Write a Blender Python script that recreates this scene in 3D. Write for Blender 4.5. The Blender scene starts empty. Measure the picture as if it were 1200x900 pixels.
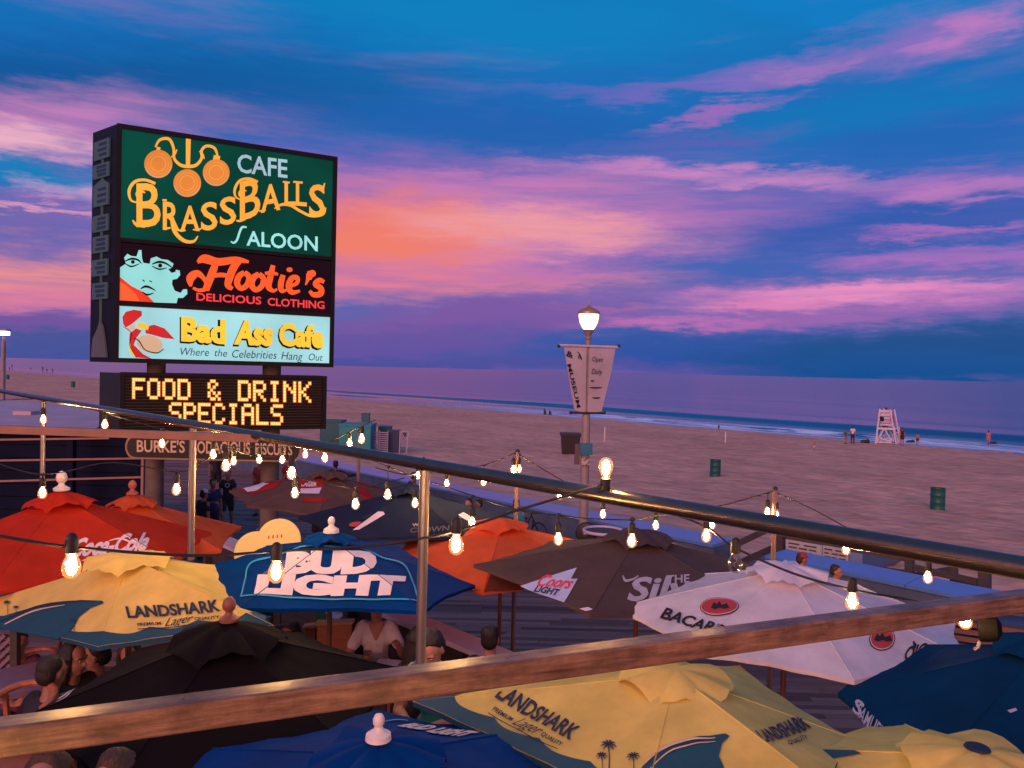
import bpy, bmesh, math, random
from mathutils import Vector, Matrix
from mathutils.geometry import tessellate_polygon
random.seed(7)
R = math.radians
C = bpy.context.scene.collection
SC = bpy.context.scene

# ------------------------------------------------------------------ camera
F = 900.0                       # focal length in photo pixels (photo 1200 x 900)
CAM = Vector((0, 0, 4.8))
PITCH, ROLL = R(1.05), R(1.39)
_f = Vector((0, math.cos(PITCH), -math.sin(PITCH)))
_u0 = Vector((0, math.sin(PITCH), math.cos(PITCH)))
_r0 = Vector((1, 0, 0))
_r = _r0 * math.cos(ROLL) + _u0 * math.sin(ROLL)
_u = _u0 * math.cos(ROLL) - _r0 * math.sin(ROLL)
cd = bpy.data.cameras.new('camera'); cam = bpy.data.objects.new('camera', cd); C.objects.link(cam)
cd.sensor_width = 36; cd.lens = 36 * F / 1200; cd.clip_end = 60000; cd.clip_start = 0.05
m = Matrix.Identity(4)
for i in range(3):
    m[i][0] = _r[i]; m[i][1] = _u[i]; m[i][2] = -_f[i]; m[i][3] = CAM[i]
cam.matrix_world = m
SC.camera = cam

def ray(px, py):
    return _f + _r * ((px - 600) / F) - _u * ((py - 450) / F)
def P(px, py, D):               # point seen at a photo pixel, D metres away along world Y
    d = ray(px, py); return CAM + d * (D / d.y)
def G(px, py, z):               # point seen at a photo pixel on the level z
    d = ray(px, py); return CAM + d * ((z - CAM.z) / d.z)
def on_plane(px, py, o, n):
    d = ray(px, py); return CAM + d * ((o - CAM).dot(n) / d.dot(n))

def L(r, g, b):                 # display 0-255 -> linear
    def s(c):
        c /= 255.0
        return c / 12.92 if c <= 0.04045 else ((c + 0.055) / 1.055) ** 2.4
    return (s(r), s(g), s(b))

# ------------------------------------------------------------------ render look
SC.view_settings.view_transform = 'Standard'; SC.view_settings.look = 'None'
SC.view_settings.exposure = 0.0; SC.view_settings.gamma = 1.0
SC.cycles.max_bounces = 6; SC.cycles.transparent_max_bounces = 12
SC.cycles.sample_clamp_indirect = 3.0; SC.cycles.caustics_reflective = False; SC.cycles.caustics_refractive = False
SC.cycles.use_light_tree = True

# ------------------------------------------------------------------ world: dusk sky with streaked clouds
W = bpy.data.worlds.new('World'); SC.world = W; W.use_nodes = True
nt = W.node_tree; nt.nodes.clear()
def N(t, **kw):
    n = nt.nodes.new(t)
    for k, v in kw.items(): setattr(n, k, v)
    return n
def lk(a, b): nt.links.new(a, b)
def mth(op, a, b=None, c=None):
    n = N('ShaderNodeMath', operation=op)
    for i, v in enumerate((a, b, c)):
        if v is None: continue
        if isinstance(v, (int, float)): n.inputs[i].default_value = v
        else: lk(v, n.inputs[i])
    return n.outputs[0]
tc = N('ShaderNodeTexCoord'); sep = N('ShaderNodeSeparateXYZ'); lk(tc.outputs['Generated'], sep.inputs[0])
az = mth('ARCTAN2', sep.outputs[0], sep.outputs[1]); el = mth('ARCSINE', sep.outputs[2])
def noise(vec, scale, detail=4, rough=.55, dist=0.0):
    n = N('ShaderNodeTexNoise'); n.inputs['Scale'].default_value = scale
    n.inputs['Detail'].default_value = detail; n.inputs['Roughness'].default_value = rough
    n.inputs['Distortion'].default_value = dist; lk(vec, n.inputs['Vector']); return n
def mapped(vec, sc, loc=(0, 0, 0), rot=(0, 0, 0)):
    n = N('ShaderNodeMapping'); n.inputs['Scale'].default_value = sc; n.inputs['Location'].default_value = loc
    n.inputs['Rotation'].default_value = rot
    lk(vec, n.inputs[0]); return n.outputs[0]
# warp: cloud edges wander
dirv = tc.outputs['Generated']
w1 = noise(mapped(dirv, (2.2, 2.2, 9)), 1.6, 5, .6)
w2 = noise(mapped(dirv, (3, 3, 16)), 5.0, 5, .65)
wa = mth('MULTIPLY_ADD', mth('SUBTRACT', w1.outputs['Fac'], .5), .25, mth('MULTIPLY', mth('SUBTRACT', w2.outputs['Fac'], .5), .16))
ws = N('ShaderNodeSeparateColor'); lk(w1.outputs['Color'], ws.inputs[0])
ws2 = N('ShaderNodeSeparateColor'); lk(w2.outputs['Color'], ws2.inputs[0])
we = mth('MULTIPLY_ADD', mth('SUBTRACT', ws.outputs[1], .5), .052, mth('MULTIPLY', mth('SUBTRACT', ws2.outputs[1], .5), .045))
cmb = N('ShaderNodeCombineXYZ'); lk(mth('ADD', az, wa), cmb.inputs[0]); lk(mth('ADD', el, we), cmb.inputs[1])
AE = cmb.outputs[0]
# base: blue that deepens toward a violet horizon, everywhere round
ramp = N('ShaderNodeValToRGB'); lk(mth('MULTIPLY', el, 1.6), ramp.inputs[0])
e = ramp.color_ramp.elements
stops = [(0.0, L(96, 84, 158)), (.10, L(78, 96, 172)), (.28, L(52, 96, 180)), (.50, L(14, 104, 182)), (.75, L(0, 116, 182)), (1.0, L(6, 104, 172))]
e[0].position = 0; e[0].color = (*stops[0][1], 1); e[1].position = 1; e[1].color = (*stops[-1][1], 1)
for p_, c_ in stops[1:-1]:
    k = e.new(p_); k.color = (*c_, 1)
col = ramp.outputs[0]
def mixc(fac, a, b):
    n = N('ShaderNodeMix', data_type='RGBA'); n.clamp_factor = True
    if isinstance(fac, (int, float)): n.inputs[0].default_value = fac
    else: lk(fac, n.inputs[0])
    for v, s in ((a, n.inputs[6]), (b, n.inputs[7])):
        if isinstance(v, tuple): s.default_value = (*v, 1)
        else: lk(v, s)
    return n.outputs[2]
def mrange(v, a, b, c=0., d=1., smooth=True):
    n = N('ShaderNodeMapRange'); n.interpolation_type = 'SMOOTHSTEP' if smooth else 'LINEAR'
    for i, x in ((1, a), (2, b), (3, c), (4, d)): n.inputs[i].default_value = x
    lk(v, n.inputs[0]); return n.outputs[0]
# thin streak cover of pink and violet cloud all round the sky
st = noise(mapped(dirv, (1.1, 1.1, 10), (3, 1, 0)), 1.5, 6, .6, .3)
col = mixc(mrange(st.outputs['Fac'], .5, .72, 0, .55), col, L(165, 110, 180))
# sunset glow in the west, behind the camera, where the light of the photograph comes from
west = mth('MULTIPLY', mrange(sep.outputs[1], .1, -.8), mrange(sep.outputs[2], .75, .0))
col = mixc(mth('MULTIPLY', west, .85), col, (1.25, .42, .32))
tex = noise(mapped(dirv, (2, 2, 34)), 3.0, 6, .6, .4)
texm = mrange(tex.outputs['Fac'], .28, .66, .58, 1.0)
puff = noise(mapped(dirv, (1, 1, 2.2)), 11.0, 7, .68, .3)
puffm = mrange(puff.outputs['Fac'], .30, .70, .25, 1.0)
def ae(px, py):
    d = ray(px, py).normalized(); return math.atan2(d.x, d.y), math.asin(d.z)
def stroke(px, py, ax, ay, rgb, s=.8, rot=0, soft=1.0, tx=1):
    """one cloud: an ellipse in azimuth/elevation with wandering edges"""
    global col
    a0, e0 = ae(px, py)
    a1, e1 = ae(px + ax * math.cos(R(rot)), py - ax * math.sin(R(rot)))
    la = math.hypot(a1 - a0, e1 - e0); ang = math.atan2(e1 - e0, a1 - a0)
    lb = abs(ae(px, py + ay)[1] - e0)
    n = N('ShaderNodeMapping', vector_type='TEXTURE')
    n.inputs['Location'].default_value = (a0, e0, 0); n.inputs['Rotation'].default_value = (0, 0, ang)
    n.inputs['Scale'].default_value = (la, lb, 1); lk(AE, n.inputs[0])
    ln = N('ShaderNodeVectorMath', operation='LENGTH'); lk(n.outputs[0], ln.inputs[0])
    f = mrange(ln.outputs['Value'], 1.30 + .12 * soft, 1.2 - 1.0 * soft, 0, s)
    if tx == 1: f = mth('MULTIPLY', f, texm)
    if tx == 2: f = mth('MULTIPLY', f, puffm)
    col = mixc(f, col, L(*rgb))
stroke(120, 105, 420, 62, (2, 84, 152), .9, 3, 1, 0)
stroke(560, 25, 330, 55, (0, 126, 190), .85, 0, 1, 0)
stroke(1000, 10, 260, 30, (0, 126, 200), .6, 0, 1, 0)
stroke(330, 40, 180, 30, (0, 105, 180), .6, 0, 1, 1)
stroke(800, 110, 330, 40, (20, 105, 182), .6, 4, 1, 0)
stroke(1010, 135, 220, 30, (0, 114, 182), .9, 8, .9, 0)
stroke(420, 195, 330, 30, (96, 92, 178), .8, 0, 1, 0)
stroke(560, 150, 300, 36, (25, 92, 172), .8, 0, 1, 0)
stroke(990, 260, 420, 40, (40, 84, 172), .9, 2, .9, 0)
stroke(760, 245, 250, 26, (150, 104, 184), .8, 3, 1)
stroke(1100, 160, 200, 24, (20, 96, 178), .6, 6, 1, 0)
stroke(1120, 215, 190, 20, (160, 108, 188), .85, 5, 1)
stroke(1160, 222, 130, 14, (188, 120, 186), .9, 6, 1)
stroke(840, 206, 230, 12, (206, 132, 192), .9, -1, 1)
stroke(600, 215, 190, 15, (196, 118, 180), .8, 0, 1)
stroke(900, 85, 190, 17, (140, 108, 190), .8, 12, 1, 1)
stroke(760, 108, 170, 10, (112, 100, 186), .7, 5, 1)
stroke(960, 80, 80, 10, (196, 124, 184), .8, 16, 1, 2)
stroke(1090, 45, 150, 34, (140, 108, 190), .9, 14, 1, 2)
stroke(1150, 35, 75, 26, (192, 122, 190), .95, 20, 1, 2)
stroke(855, 134, 90, 9, (160, 104, 184), .85, 14, 1)
stroke(820, 165, 120, 14, (100, 90, 176), .7, 6, 1)
stroke(500, 262, 330, 66, (206, 124, 178), .9, 0, 1)
stroke(600, 285, 200, 46, (224, 140, 176), .85, -3, 1)
stroke(470, 268, 135, 46, (236, 120, 110), 1, -3, .9, 0)
stroke(440, 285, 100, 26, (240, 124, 104), .8, -3, 1, 0)
stroke(610, 266, 150, 24, (240, 156, 158), .85, -4, 1)
stroke(470, 330, 290, 30, (226, 122, 150), .95, 1, 1)
stroke(690, 310, 150, 16, (176, 106, 178), .8, 6, 1)
stroke(850, 312, 200, 14, (56, 92, 178), .85, 0, 1, 0)
stroke(780, 345, 220, 16, (112, 90, 172), .8, 4, 1)
stroke(1085, 273, 90, 7, (190, 112, 188), .75, 0, 1)
stroke(1130, 303, 170, 15, (176, 108, 188), .85, 1, 1)
stroke(1010, 347, 290, 20, (214, 126, 190), 1, 2, 1)
stroke(1000, 342, 170, 9, (236, 142, 192), .9, 2, 1)
stroke(890, 358, 110, 10, (226, 128, 182), .9, 3, 1)
stroke(960, 374, 330, 15, (154, 96, 174), .9, 3, 1)
stroke(760, 384, 160, 8, (204, 112, 180), .9, 1, 1)
stroke(700, 366, 70, 6, (206, 118, 172), .8, 0, 1)
stroke(560, 380, 200, 26, (122, 82, 162), .95, 4, .8, 0)
stroke(480, 402, 190, 18, (96, 80, 160), .9, 3, .8, 0)
stroke(820, 412, 330, 24, (34, 80, 162), 1, 1, .9, 0)
stroke(1150, 412, 430, 36, (0, 74, 140), 1, 3, .8, 0)
stroke(1150, 432, 380, 22, (0, 78, 146), 1, -1, .8, 0)
stroke(420, 424, 460, 10, (72, 78, 156), .9, -1, 1, 0)
stroke(40, 150, 230, 42, (196, 126, 184), .95, 3, 1)
stroke(0, 165, 150, 22, (238, 178, 196), .95, -6, .9)
stroke(20, 207, 110, 24, (0, 122, 184), .95, -8, .9, 0)
stroke(75, 230, 66, 13, (222, 160, 200), .95, -12, .9, 2)
stroke(60, 268, 230, 26, (120, 98, 172), .85, 0, 1)
stroke(90, 256, 50, 5, (230, 160, 190), .7, -6, 1)
stroke(60, 318, 280, 32, (236, 142, 142), .95, 0, 1)
stroke(80, 350, 280, 26, (222, 122, 158), .95, 0, 1)
stroke(60, 386, 320, 16, (112, 80, 156), .95, 0, .9, 0)
stroke(30, 404, 320, 13, (66, 82, 152), .95, 0, .9, 0)
bg = N('ShaderNodeBackground'); lk(col, bg.inputs[0]); bg.inputs[1].default_value = 1.0
SUN_EL, SUN_AZ = 20, 205        # the bright western cloud, behind and left of the camera
sky = N('ShaderNodeTexSky', sky_type='NISHITA', sun_disc=False); sky.sun_elevation = R(3)
sky.sun_rotation = R(SUN_AZ)
bg2 = N('ShaderNodeBackground'); lk(sky.outputs[0], bg2.inputs[0]); bg2.inputs[1].default_value = 0.006
add = N('ShaderNodeAddShader'); lk(bg.outputs[0], add.inputs[0]); lk(bg2.outputs[0], add.inputs[1])
out = N('ShaderNodeOutputWorld'); lk(add.outputs[0], out.inputs[0])
# soft warm light of the sunset behind the camera
sl = bpy.data.lights.new('sun', 'SUN'); so = bpy.data.objects.new('sun', sl); C.objects.link(so)
sl.energy = 2.2; sl.angle = R(40); sl.color = (1.0, .41, .32)
sd = Vector((math.sin(R(SUN_AZ)) * math.cos(R(SUN_EL)), math.cos(R(SUN_AZ)) * math.cos(R(SUN_EL)), math.sin(R(SUN_EL))))
so.rotation_euler = sd.to_track_quat('Z', 'Y').to_euler()

# ------------------------------------------------------------------ materials
MATS = {}
def mat(name, rgb, rough=.7, metal=0., var=.12, vscale=6., bump=.0, bscale=40., transl=0., emit=None, es=0., stretch=None, spec=.5, stain=0., var2=None):
    if name in MATS: return MATS[name]
    m = bpy.data.materials.new(name); m.use_nodes = True; t = m.node_tree; b = t.nodes['Principled BSDF']
    b.inputs['Roughness'].default_value = rough; b.inputs['Metallic'].default_value = metal
    b.inputs['Specular IOR Level'].default_value = spec
    co = t.nodes.new('ShaderNodeTexCoord').outputs['Object']
    if stretch:
        mp = t.nodes.new('ShaderNodeMapping'); mp.inputs['Scale'].default_value = stretch
        t.links.new(co, mp.inputs[0]); co = mp.outputs[0]
    n = t.nodes.new('ShaderNodeTexNoise'); n.inputs['Scale'].default_value = vscale; n.inputs['Detail'].default_value = 6; n.inputs['Roughness'].default_value = .6
    t.links.new(co, n.inputs['Vector'])
    mx = t.nodes.new('ShaderNodeMix'); mx.data_type = 'RGBA'
    c2 = var2 or rgb
    mx.inputs[6].default_value = (*[max(0, x * (1 - var)) for x in rgb], 1)
    mx.inputs[7].default_value = (*[min(1, x * (1 + var)) for x in c2], 1)
    mr = t.nodes.new('ShaderNodeMapRange'); mr.inputs[1].default_value = .3; mr.inputs[2].default_value = .7
    t.links.new(n.outputs['Fac'], mr.inputs[0]); t.links.new(mr.outputs[0], mx.inputs[0])
    colr = mx.outputs[2]
    t.links.new(colr, b.inputs['Base Color'])
    if bump:
        n2 = t.nodes.new('ShaderNodeTexNoise'); n2.inputs['Scale'].default_value = bscale; n2.inputs['Detail'].default_value = 4
        t.links.new(co, n2.inputs['Vector'])
        bp = t.nodes.new('ShaderNodeBump'); bp.inputs['Strength'].default_value = bump; bp.inputs['Distance'].default_value = .02
        t.links.new(n2.outputs['Fac'], bp.inputs['Height']); t.links.new(bp.outputs[0], b.inputs['Normal'])
    if emit is not None:
        b.inputs['Emission Color'].default_value = (*emit, 1); b.inputs['Emission Strength'].default_value = es
    if transl:
        tr = t.nodes.new('ShaderNodeBsdfTranslucent'); t.links.new(colr, tr.inputs['Color'])
        ms = t.nodes.new('ShaderNodeMixShader'); ms.inputs[0].default_value = transl
        t.links.new(b.outputs[0], ms.inputs[1]); t.links.new(tr.outputs[0], ms.inputs[2])
        t.links.new(ms.outputs[0], t.nodes['Material Output'].inputs[0])
    MATS[name] = m; return m
def emis(name, rgb, s):
    if name in MATS: return MATS[name]
    m = bpy.data.materials.new(name); m.use_nodes = True; t = m.node_tree; t.nodes.clear()
    e_ = t.nodes.new('ShaderNodeEmission'); e_.inputs[0].default_value = (*rgb, 1); e_.inputs[1].default_value = s
    o = t.nodes.new('ShaderNodeOutputMaterial'); t.links.new(e_.outputs[0], o.inputs[0]); MATS[name] = m; return m
def glassmat(name, rgb, fac, es=0., ecol=(1, .5, .15)):
    """thin lamp glass: mostly clear, a little gloss and, when lit, its own amber glow"""
    m = bpy.data.materials.new(name); m.use_nodes = True; t = m.node_tree; t.nodes.clear()
    tr = t.nodes.new('ShaderNodeBsdfTransparent'); tr.inputs[0].default_value = (*rgb, 1)
    gl = t.nodes.new('ShaderNodeBsdfGlossy'); gl.inputs['Roughness'].default_value = .08
    lw = t.nodes.new('ShaderNodeLayerWeight'); lw.inputs[0].default_value = .35
    ms = t.nodes.new('ShaderNodeMixShader'); t.links.new(lw.outputs['Facing'], ms.inputs[0])
    t.links.new(tr.outputs[0], ms.inputs[1]); t.links.new(gl.outputs[0], ms.inputs[2])
    o = t.nodes.new('ShaderNodeOutputMaterial')
    if es:
        em = t.nodes.new('ShaderNodeEmission'); em.inputs[0].default_value = (*ecol, 1); em.inputs[1].default_value = es
        a_ = t.nodes.new('ShaderNodeAddShader'); t.links.new(ms.outputs[0], a_.inputs[0]); t.links.new(em.outputs[0], a_.inputs[1])
        t.links.new(a_.outputs[0], o.inputs[0])
    else: t.links.new(ms.outputs[0], o.inputs[0])
    return m

# ------------------------------------------------------------------ objects
ORG = {}
def tag(o, label=None, cat=None, group=None, kind=None):
    if label: o['label'] = label
    if cat: o['category'] = cat
    if group: o['group'] = group
    if kind: o['kind'] = kind
    return o
def empty(name, loc, label, cat, group=None):
    o = bpy.data.objects.new(name, None); C.objects.link(o); o.location = loc; o.empty_display_size = .1
    ORG[o.name] = Vector(loc); return tag(o, label, cat, group)
def link(name, me, parent=None, m=None):
    o = bpy.data.objects.new(name, me); C.objects.link(o)
    if parent: o.parent = parent
    ORG[o.name] = ORG[parent.name] if parent else Vector((0, 0, 0))
    if m:
        me.materials.clear()
        for x in (m if isinstance(m, (list, tuple)) else [m]): me.materials.append(x)
    return o
class MB:
    def __init__(s): s.v = []; s.f = []; s.mi = []
    def add(s, vs, fs, mi=0):
        k = len(s.v); s.v += [Vector(x) for x in vs]; s.f += [tuple(i + k for i in f) for f in fs]; s.mi += [mi] * len(fs); return s
    def hexa(s, p, mi=0):       # 8 corners: bottom 0-3, top 4-7
        return s.add(p, [(0, 3, 2, 1), (4, 5, 6, 7), (0, 1, 5, 4), (1, 2, 6, 5), (2, 3, 7, 6), (3, 0, 4, 7)], mi)
    def box(s, c, d, rz=0, mi=0, rot=None):
        M_ = rot or Matrix.Rotation(rz, 3, 'Z'); c = Vector(c); x, y, z = [k / 2 for k in d]
        return s.hexa([c + M_ @ Vector(q) for q in ((-x, -y, -z), (x, -y, -z), (x, y, -z), (-x, y, -z), (-x, -y, z), (x, -y, z), (x, y, z), (-x, y, z))], mi)
    def bar(s, a, b, w, h, up=Vector((0, 0, 1)), mi=0):
        a, b = Vector(a), Vector(b); d = (b - a).normalized()
        if abs(d.dot(up)) > .99: up = Vector((0, 1, 0))
        sd_ = d.cross(up).normalized() * (w / 2); u_ = sd_.cross(d).normalized() * (h / 2)
        return s.hexa([a - sd_ - u_, a + sd_ - u_, b + sd_ - u_, b - sd_ - u_, a - sd_ + u_, a + sd_ + u_, b + sd_ + u_, b - sd_ + u_], mi)
    def tube(s, pts, r, n=8, cap=True, mi=0):
        pts = [Vector(p) for p in pts]; k = len(s.v); rr = r if isinstance(r, (list, tuple)) else [r] * len(pts)
        d0 = (pts[1] - pts[0]).normalized(); up = Vector((0, 0, 1)) if abs(d0.z) < .9 else Vector((1, 0, 0))
        for i, p in enumerate(pts):
            d = ((pts[min(i + 1, len(pts) - 1)]) - pts[max(i - 1, 0)]).normalized()
            x = d.cross(up).normalized(); y = x.cross(d).normalized()
            for j in range(n):
                a = 2 * math.pi * j / n; s.v.append(p + (x * math.cos(a) + y * math.sin(a)) * rr[i])
        for i in range(len(pts) - 1):
            for j in range(n):
                a, b = k + i * n + j, k + i * n + (j + 1) % n; s.f.append((a, b, b + n, a + n)); s.mi.append(mi)
        if cap:
            s.f.append(tuple(k + j for j in range(n))[::-1]); s.f.append(tuple(k + (len(pts) - 1) * n + j for j in range(n))); s.mi += [mi, mi]
        return s
    def lathe(s, c, prof, n=16, axis=None, mi=0):   # prof: (radius, height)
        c = Vector(c); q = (Vector(axis).normalized().to_track_quat('Z', 'Y').to_matrix() if axis else Matrix.Identity(3)); k = len(s.v)
        for r_, h in prof:
            for j in range(n):
                a = 2 * math.pi * j / n; s.v.append(c + q @ Vector((r_ * math.cos(a), r_ * math.sin(a), h)))
        for i in range(len(prof) - 1):
            for j in range(n):
                a, b = k + i * n + j, k + i * n + (j + 1) % n; s.f.append((a, b, b + n, a + n)); s.mi.append(mi)
        s.f.append(tuple(k + j for j in range(n))[::-1]); s.f.append(tuple(k + (len(prof) - 1) * n + j for j in range(n))); s.mi += [mi, mi]
        return s
    def ell(s, c, r, n=12, mr=8, rot=None, mi=0):
        c = Vector(c); M_ = rot or Matrix.Identity(3); vs = [c + M_ @ Vector((0, 0, -r[2]))]; fs = []
        for i in range(1, mr):
            t = math.pi * i / mr - math.pi / 2
            for j in range(n):
                a = 2 * math.pi * j / n
                vs.append(c + M_ @ Vector((r[0] * math.cos(t) * math.cos(a), r[1] * math.cos(t) * math.sin(a), r[2] * math.sin(t))))
        vs.append(c + M_ @ Vector((0, 0, r[2])))
        for j in range(n):
            fs.append((0, 1 + (j + 1) % n, 1 + j))
            for i in range(mr - 2):
                a, b = 1 + i * n + j, 1 + i * n + (j + 1) % n; fs.append((a, b, b + n, a + n))
            k = 1 + (mr - 2) * n; fs.append((k + j, k + (j + 1) % n, len(vs) - 1))
        return s.add(vs, fs, mi)
    def caps(s, a, ra, b, rb, n=10):
        """closed capsule, for bodies"""
        a, b = Vector(a), Vector(b); ax = (b - a); ln = ax.length
        if ln < 1e-5: return s.ell(a, (ra, ra, ra), n, 6)
        pr = [(ra * math.cos(t), -ra * math.sin(-t)) for t in [R(-80), R(-45), 0]]
        pr = [(ra * math.cos(R(80)), -ra * math.sin(R(80))), (ra * math.cos(R(45)), -ra * math.sin(R(45))), (ra, 0), (rb, ln), (rb * math.cos(R(45)), ln + rb * math.sin(R(45))), (rb * math.cos(R(80)), ln + rb * math.sin(R(80)))]
        return s.lathe(a, pr, n, ax)
    def prism(s, poly, t, mi=0):    # poly: 3D points, planar; t: thickness vector
        n = len(poly); poly = [Vector(p) for p in poly]; t = Vector(t)
        tri = tessellate_polygon([poly]); k = len(s.v); s.v += poly + [p + t for p in poly]
        for a in tri: s.f.append(tuple(k + i for i in a)); s.f.append(tuple(k + n + i for i in a[::-1])); s.mi += [mi, mi]
        for i in range(n):
            j = (i + 1) % n; s.f.append((k + i, k + j, k + n + j, k + n + i)); s.mi.append(mi)
        return s
    def build(s, name, m, parent=None, smooth=False, bevel=0):
        me = bpy.data.meshes.new(name)
        o_ = ORG[parent.name] if parent else Vector((0, 0, 0))
        me.from_pydata([v - o_ for v in s.v], [], s.f); me.polygons.foreach_set('material_index', s.mi)
        bm = bmesh.new(); bm.from_mesh(me)
        bmesh.ops.recalc_face_normals(bm, faces=bm.faces)
        bm.to_mesh(me); bm.free()
        if smooth:
            me.polygons.foreach_set('use_smooth', [True] * len(me.polygons))
            if smooth != 'all': me.set_sharp_from_angle(angle=R(40))
        return link(name, me, parent, m)

# ------------------------------------------------------------------ writing: letters from curves, mapped on planes
_TXT = {}
def text_geo(s, bold=0., shear=0., space=1.):
    key = (s, bold, shear, space)
    if key in _TXT: return _TXT[key]
    c = bpy.data.curves.new('t', 'FONT'); c.body = s; c.offset = bold; c.shear = shear; c.space_character = space
    c.resolution_u = 3; c.fill_mode = 'FRONT'
    o = bpy.data.objects.new('t', c); C.objects.link(o); bpy.context.view_layer.update()
    me = o.evaluated_get(bpy.context.evaluated_depsgraph_get()).to_mesh()
    vs = [(v.co.x, v.co.y) for v in me.vertices]; fs = [tuple(p.vertices) for p in me.polygons]
    o.evaluated_get(bpy.context.evaluated_depsgraph_get()).to_mesh_clear()
    bpy.data.objects.remove(o); bpy.data.curves.remove(c)
    x0 = min(v[0] for v in vs); x1 = max(v[0] for v in vs)
    cap = .729 if max(v[1] for v in vs) > .6 else max(v[1] for v in vs)
    vs = [((x - x0) / (x1 - x0), y / cap) for x, y in vs]
    _TXT[key] = (vs, fs); return vs, fs
def place2d(geo, bl, br, tl):
    """map a text (0..1 wide, 1 cap high) on the affine frame of three 3D points"""
    ex, ey = br - bl, tl - bl
    return [bl + ex * x + ey * y for x, y in geo[0]], geo[1]
def catmull(p, k=6):
    out = []; q = [p[0]] + list(p) + [p[-1]]
    for i in range(1, len(q) - 2):
        for j in range(k):
            t = j / k; a, b, c, d = q[i - 1:i + 3]
            out.append(tuple(.5 * ((2 * b[m_]) + (-a[m_] + c[m_]) * t + (2 * a[m_] - 5 * b[m_] + 4 * c[m_] - d[m_]) * t * t + (-a[m_] + 3 * b[m_] - 3 * c[m_] + d[m_]) * t ** 3) for m_ in range(len(b))))
    out.append(tuple(p[-1])); return out
def ribbon2d(p, k=6):
    """p: (x, y, width) -> vertices, faces in the same 2D space"""
    c = catmull(p, k); vs = []; fs = []
    for i, (x, y, w) in enumerate(c):
        a = c[max(i - 1, 0)]; b = c[min(i + 1, len(c) - 1)]; dx, dy = b[0] - a[0], b[1] - a[1]; l_ = math.hypot(dx, dy) or 1
        vs += [(x - dy / l_ * w / 2, y + dx / l_ * w / 2), (x + dy / l_ * w / 2, y - dx / l_ * w / 2)]
        if i: k0 = 2 * i; fs.append((k0 - 2, k0 - 1, k0 + 1, k0))
    return vs, fs
def poly2d(p):
    t = tessellate_polygon([[Vector((x, y, 0)) for x, y in p]]); return list(p), [tuple(i) for i in t]
# ================================================================== THE PLACE
# the shore runs at 46 degrees: 'across' points to the sea, 'along' runs up the coast
TH = R(43.8); NX = Vector((math.cos(TH), math.sin(TH), 0)); UX = Vector((-math.sin(TH), math.cos(TH), 0))
def NU(n, u, z): return NX * n + UX * u + Vector((0, 0, z))
def nu_obj(name, me, m, parent=None):
    o = link(name, me, parent, m); o.rotation_euler = (0, 0, TH); return o
N_WALL = 15.2; Z_SEA = -1.55; N_SHORE = 81.5
PATIO_Z = 1.1; N_PATIO = 5.0
wood_dark = mat('boardwalk_wood', (.19, .15, .15), .62, var=.35, vscale=3, stretch=(1, 9, 1), bump=.25, bscale=18)

# sand
def sand_z(n): return -.3 + (Z_SEA - .12 + .3) * max(0, min(1, (n - 20) / (N_SHORE + 3 - 20))) ** 1.15
def sheet(us, ns, zf):
    vs = [(n, u, zf(n, u)) for u in us for n in ns]; k = len(ns)
    fs = [(i * k + j, i * k + j + 1, (i + 1) * k + j + 1, (i + 1) * k + j) for i in range(len(us) - 1) for j in range(k - 1)]
    me = bpy.data.meshes.new('sheet'); me.from_pydata(vs, [], fs); me.polygons.foreach_set('use_smooth', [True] * len(fs)); return me
def frange(a, b, s):
    o = []; x = a
    while x < b: o.append(x); x += s
    return o + [b]
def hsh(x, y):
    from mathutils import noise as mn
    return mn.noise(Vector((x, y, 0)))
us = [-60, -40] + frange(-25, 40, .45) + frange(41, 120, 2) + [150, 200, 300, 500, 900, 1800, 4000]
ns = frange(N_WALL + .02, 45, .45) + frange(46, 92, 1.5)
sm = mat('sand', (.70, .39, .265), .95, var=.22, vscale=.7, bump=1.0, bscale=2.4, spec=.1)
_t = sm.node_tree; _b = _t.nodes['Principled BSDF']; _co = _t.nodes.new('ShaderNodeTexCoord').outputs['Object']
# footprints: dimples of two sizes trodden all over, and broad paler and darker patches
_v = _t.nodes.new('ShaderNodeTexVoronoi'); _v.inputs['Scale'].default_value = 1.7; _t.links.new(_co, _v.inputs['Vector'])
_v2 = _t.nodes.new('ShaderNodeTexVoronoi'); _v2.inputs['Scale'].default_value = .62; _t.links.new(_co, _v2.inputs['Vector'])
_m = _t.nodes.new('ShaderNodeMath'); _m.operation = 'ADD'; _t.links.new(_v.outputs['Distance'], _m.inputs[0]); _t.links.new(_v2.outputs['Distance'], _m.inputs[1])
_bp = _t.nodes.new('ShaderNodeBump'); _bp.inputs['Strength'].default_value = 1.0; _bp.inputs['Distance'].default_value = .07
_old = _b.inputs['Normal'].links[0].from_socket; _t.links.new(_old, _bp.inputs['Normal']); _t.links.new(_m.outputs[0], _bp.inputs['Height']); _t.links.new(_bp.outputs[0], _b.inputs['Normal'])
_cs = _b.inputs['Base Color'].links[0].from_socket; _mp = _t.nodes.new('ShaderNodeMapping'); _mp.inputs['Scale'].default_value = (.10, .06, 1); _t.links.new(_co, _mp.inputs[0])
_n = _t.nodes.new('ShaderNodeTexNoise'); _n.inputs['Scale'].default_value = 1.4; _n.inputs['Detail'].default_value = 7; _t.links.new(_mp.outputs[0], _n.inputs['Vector'])
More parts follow.
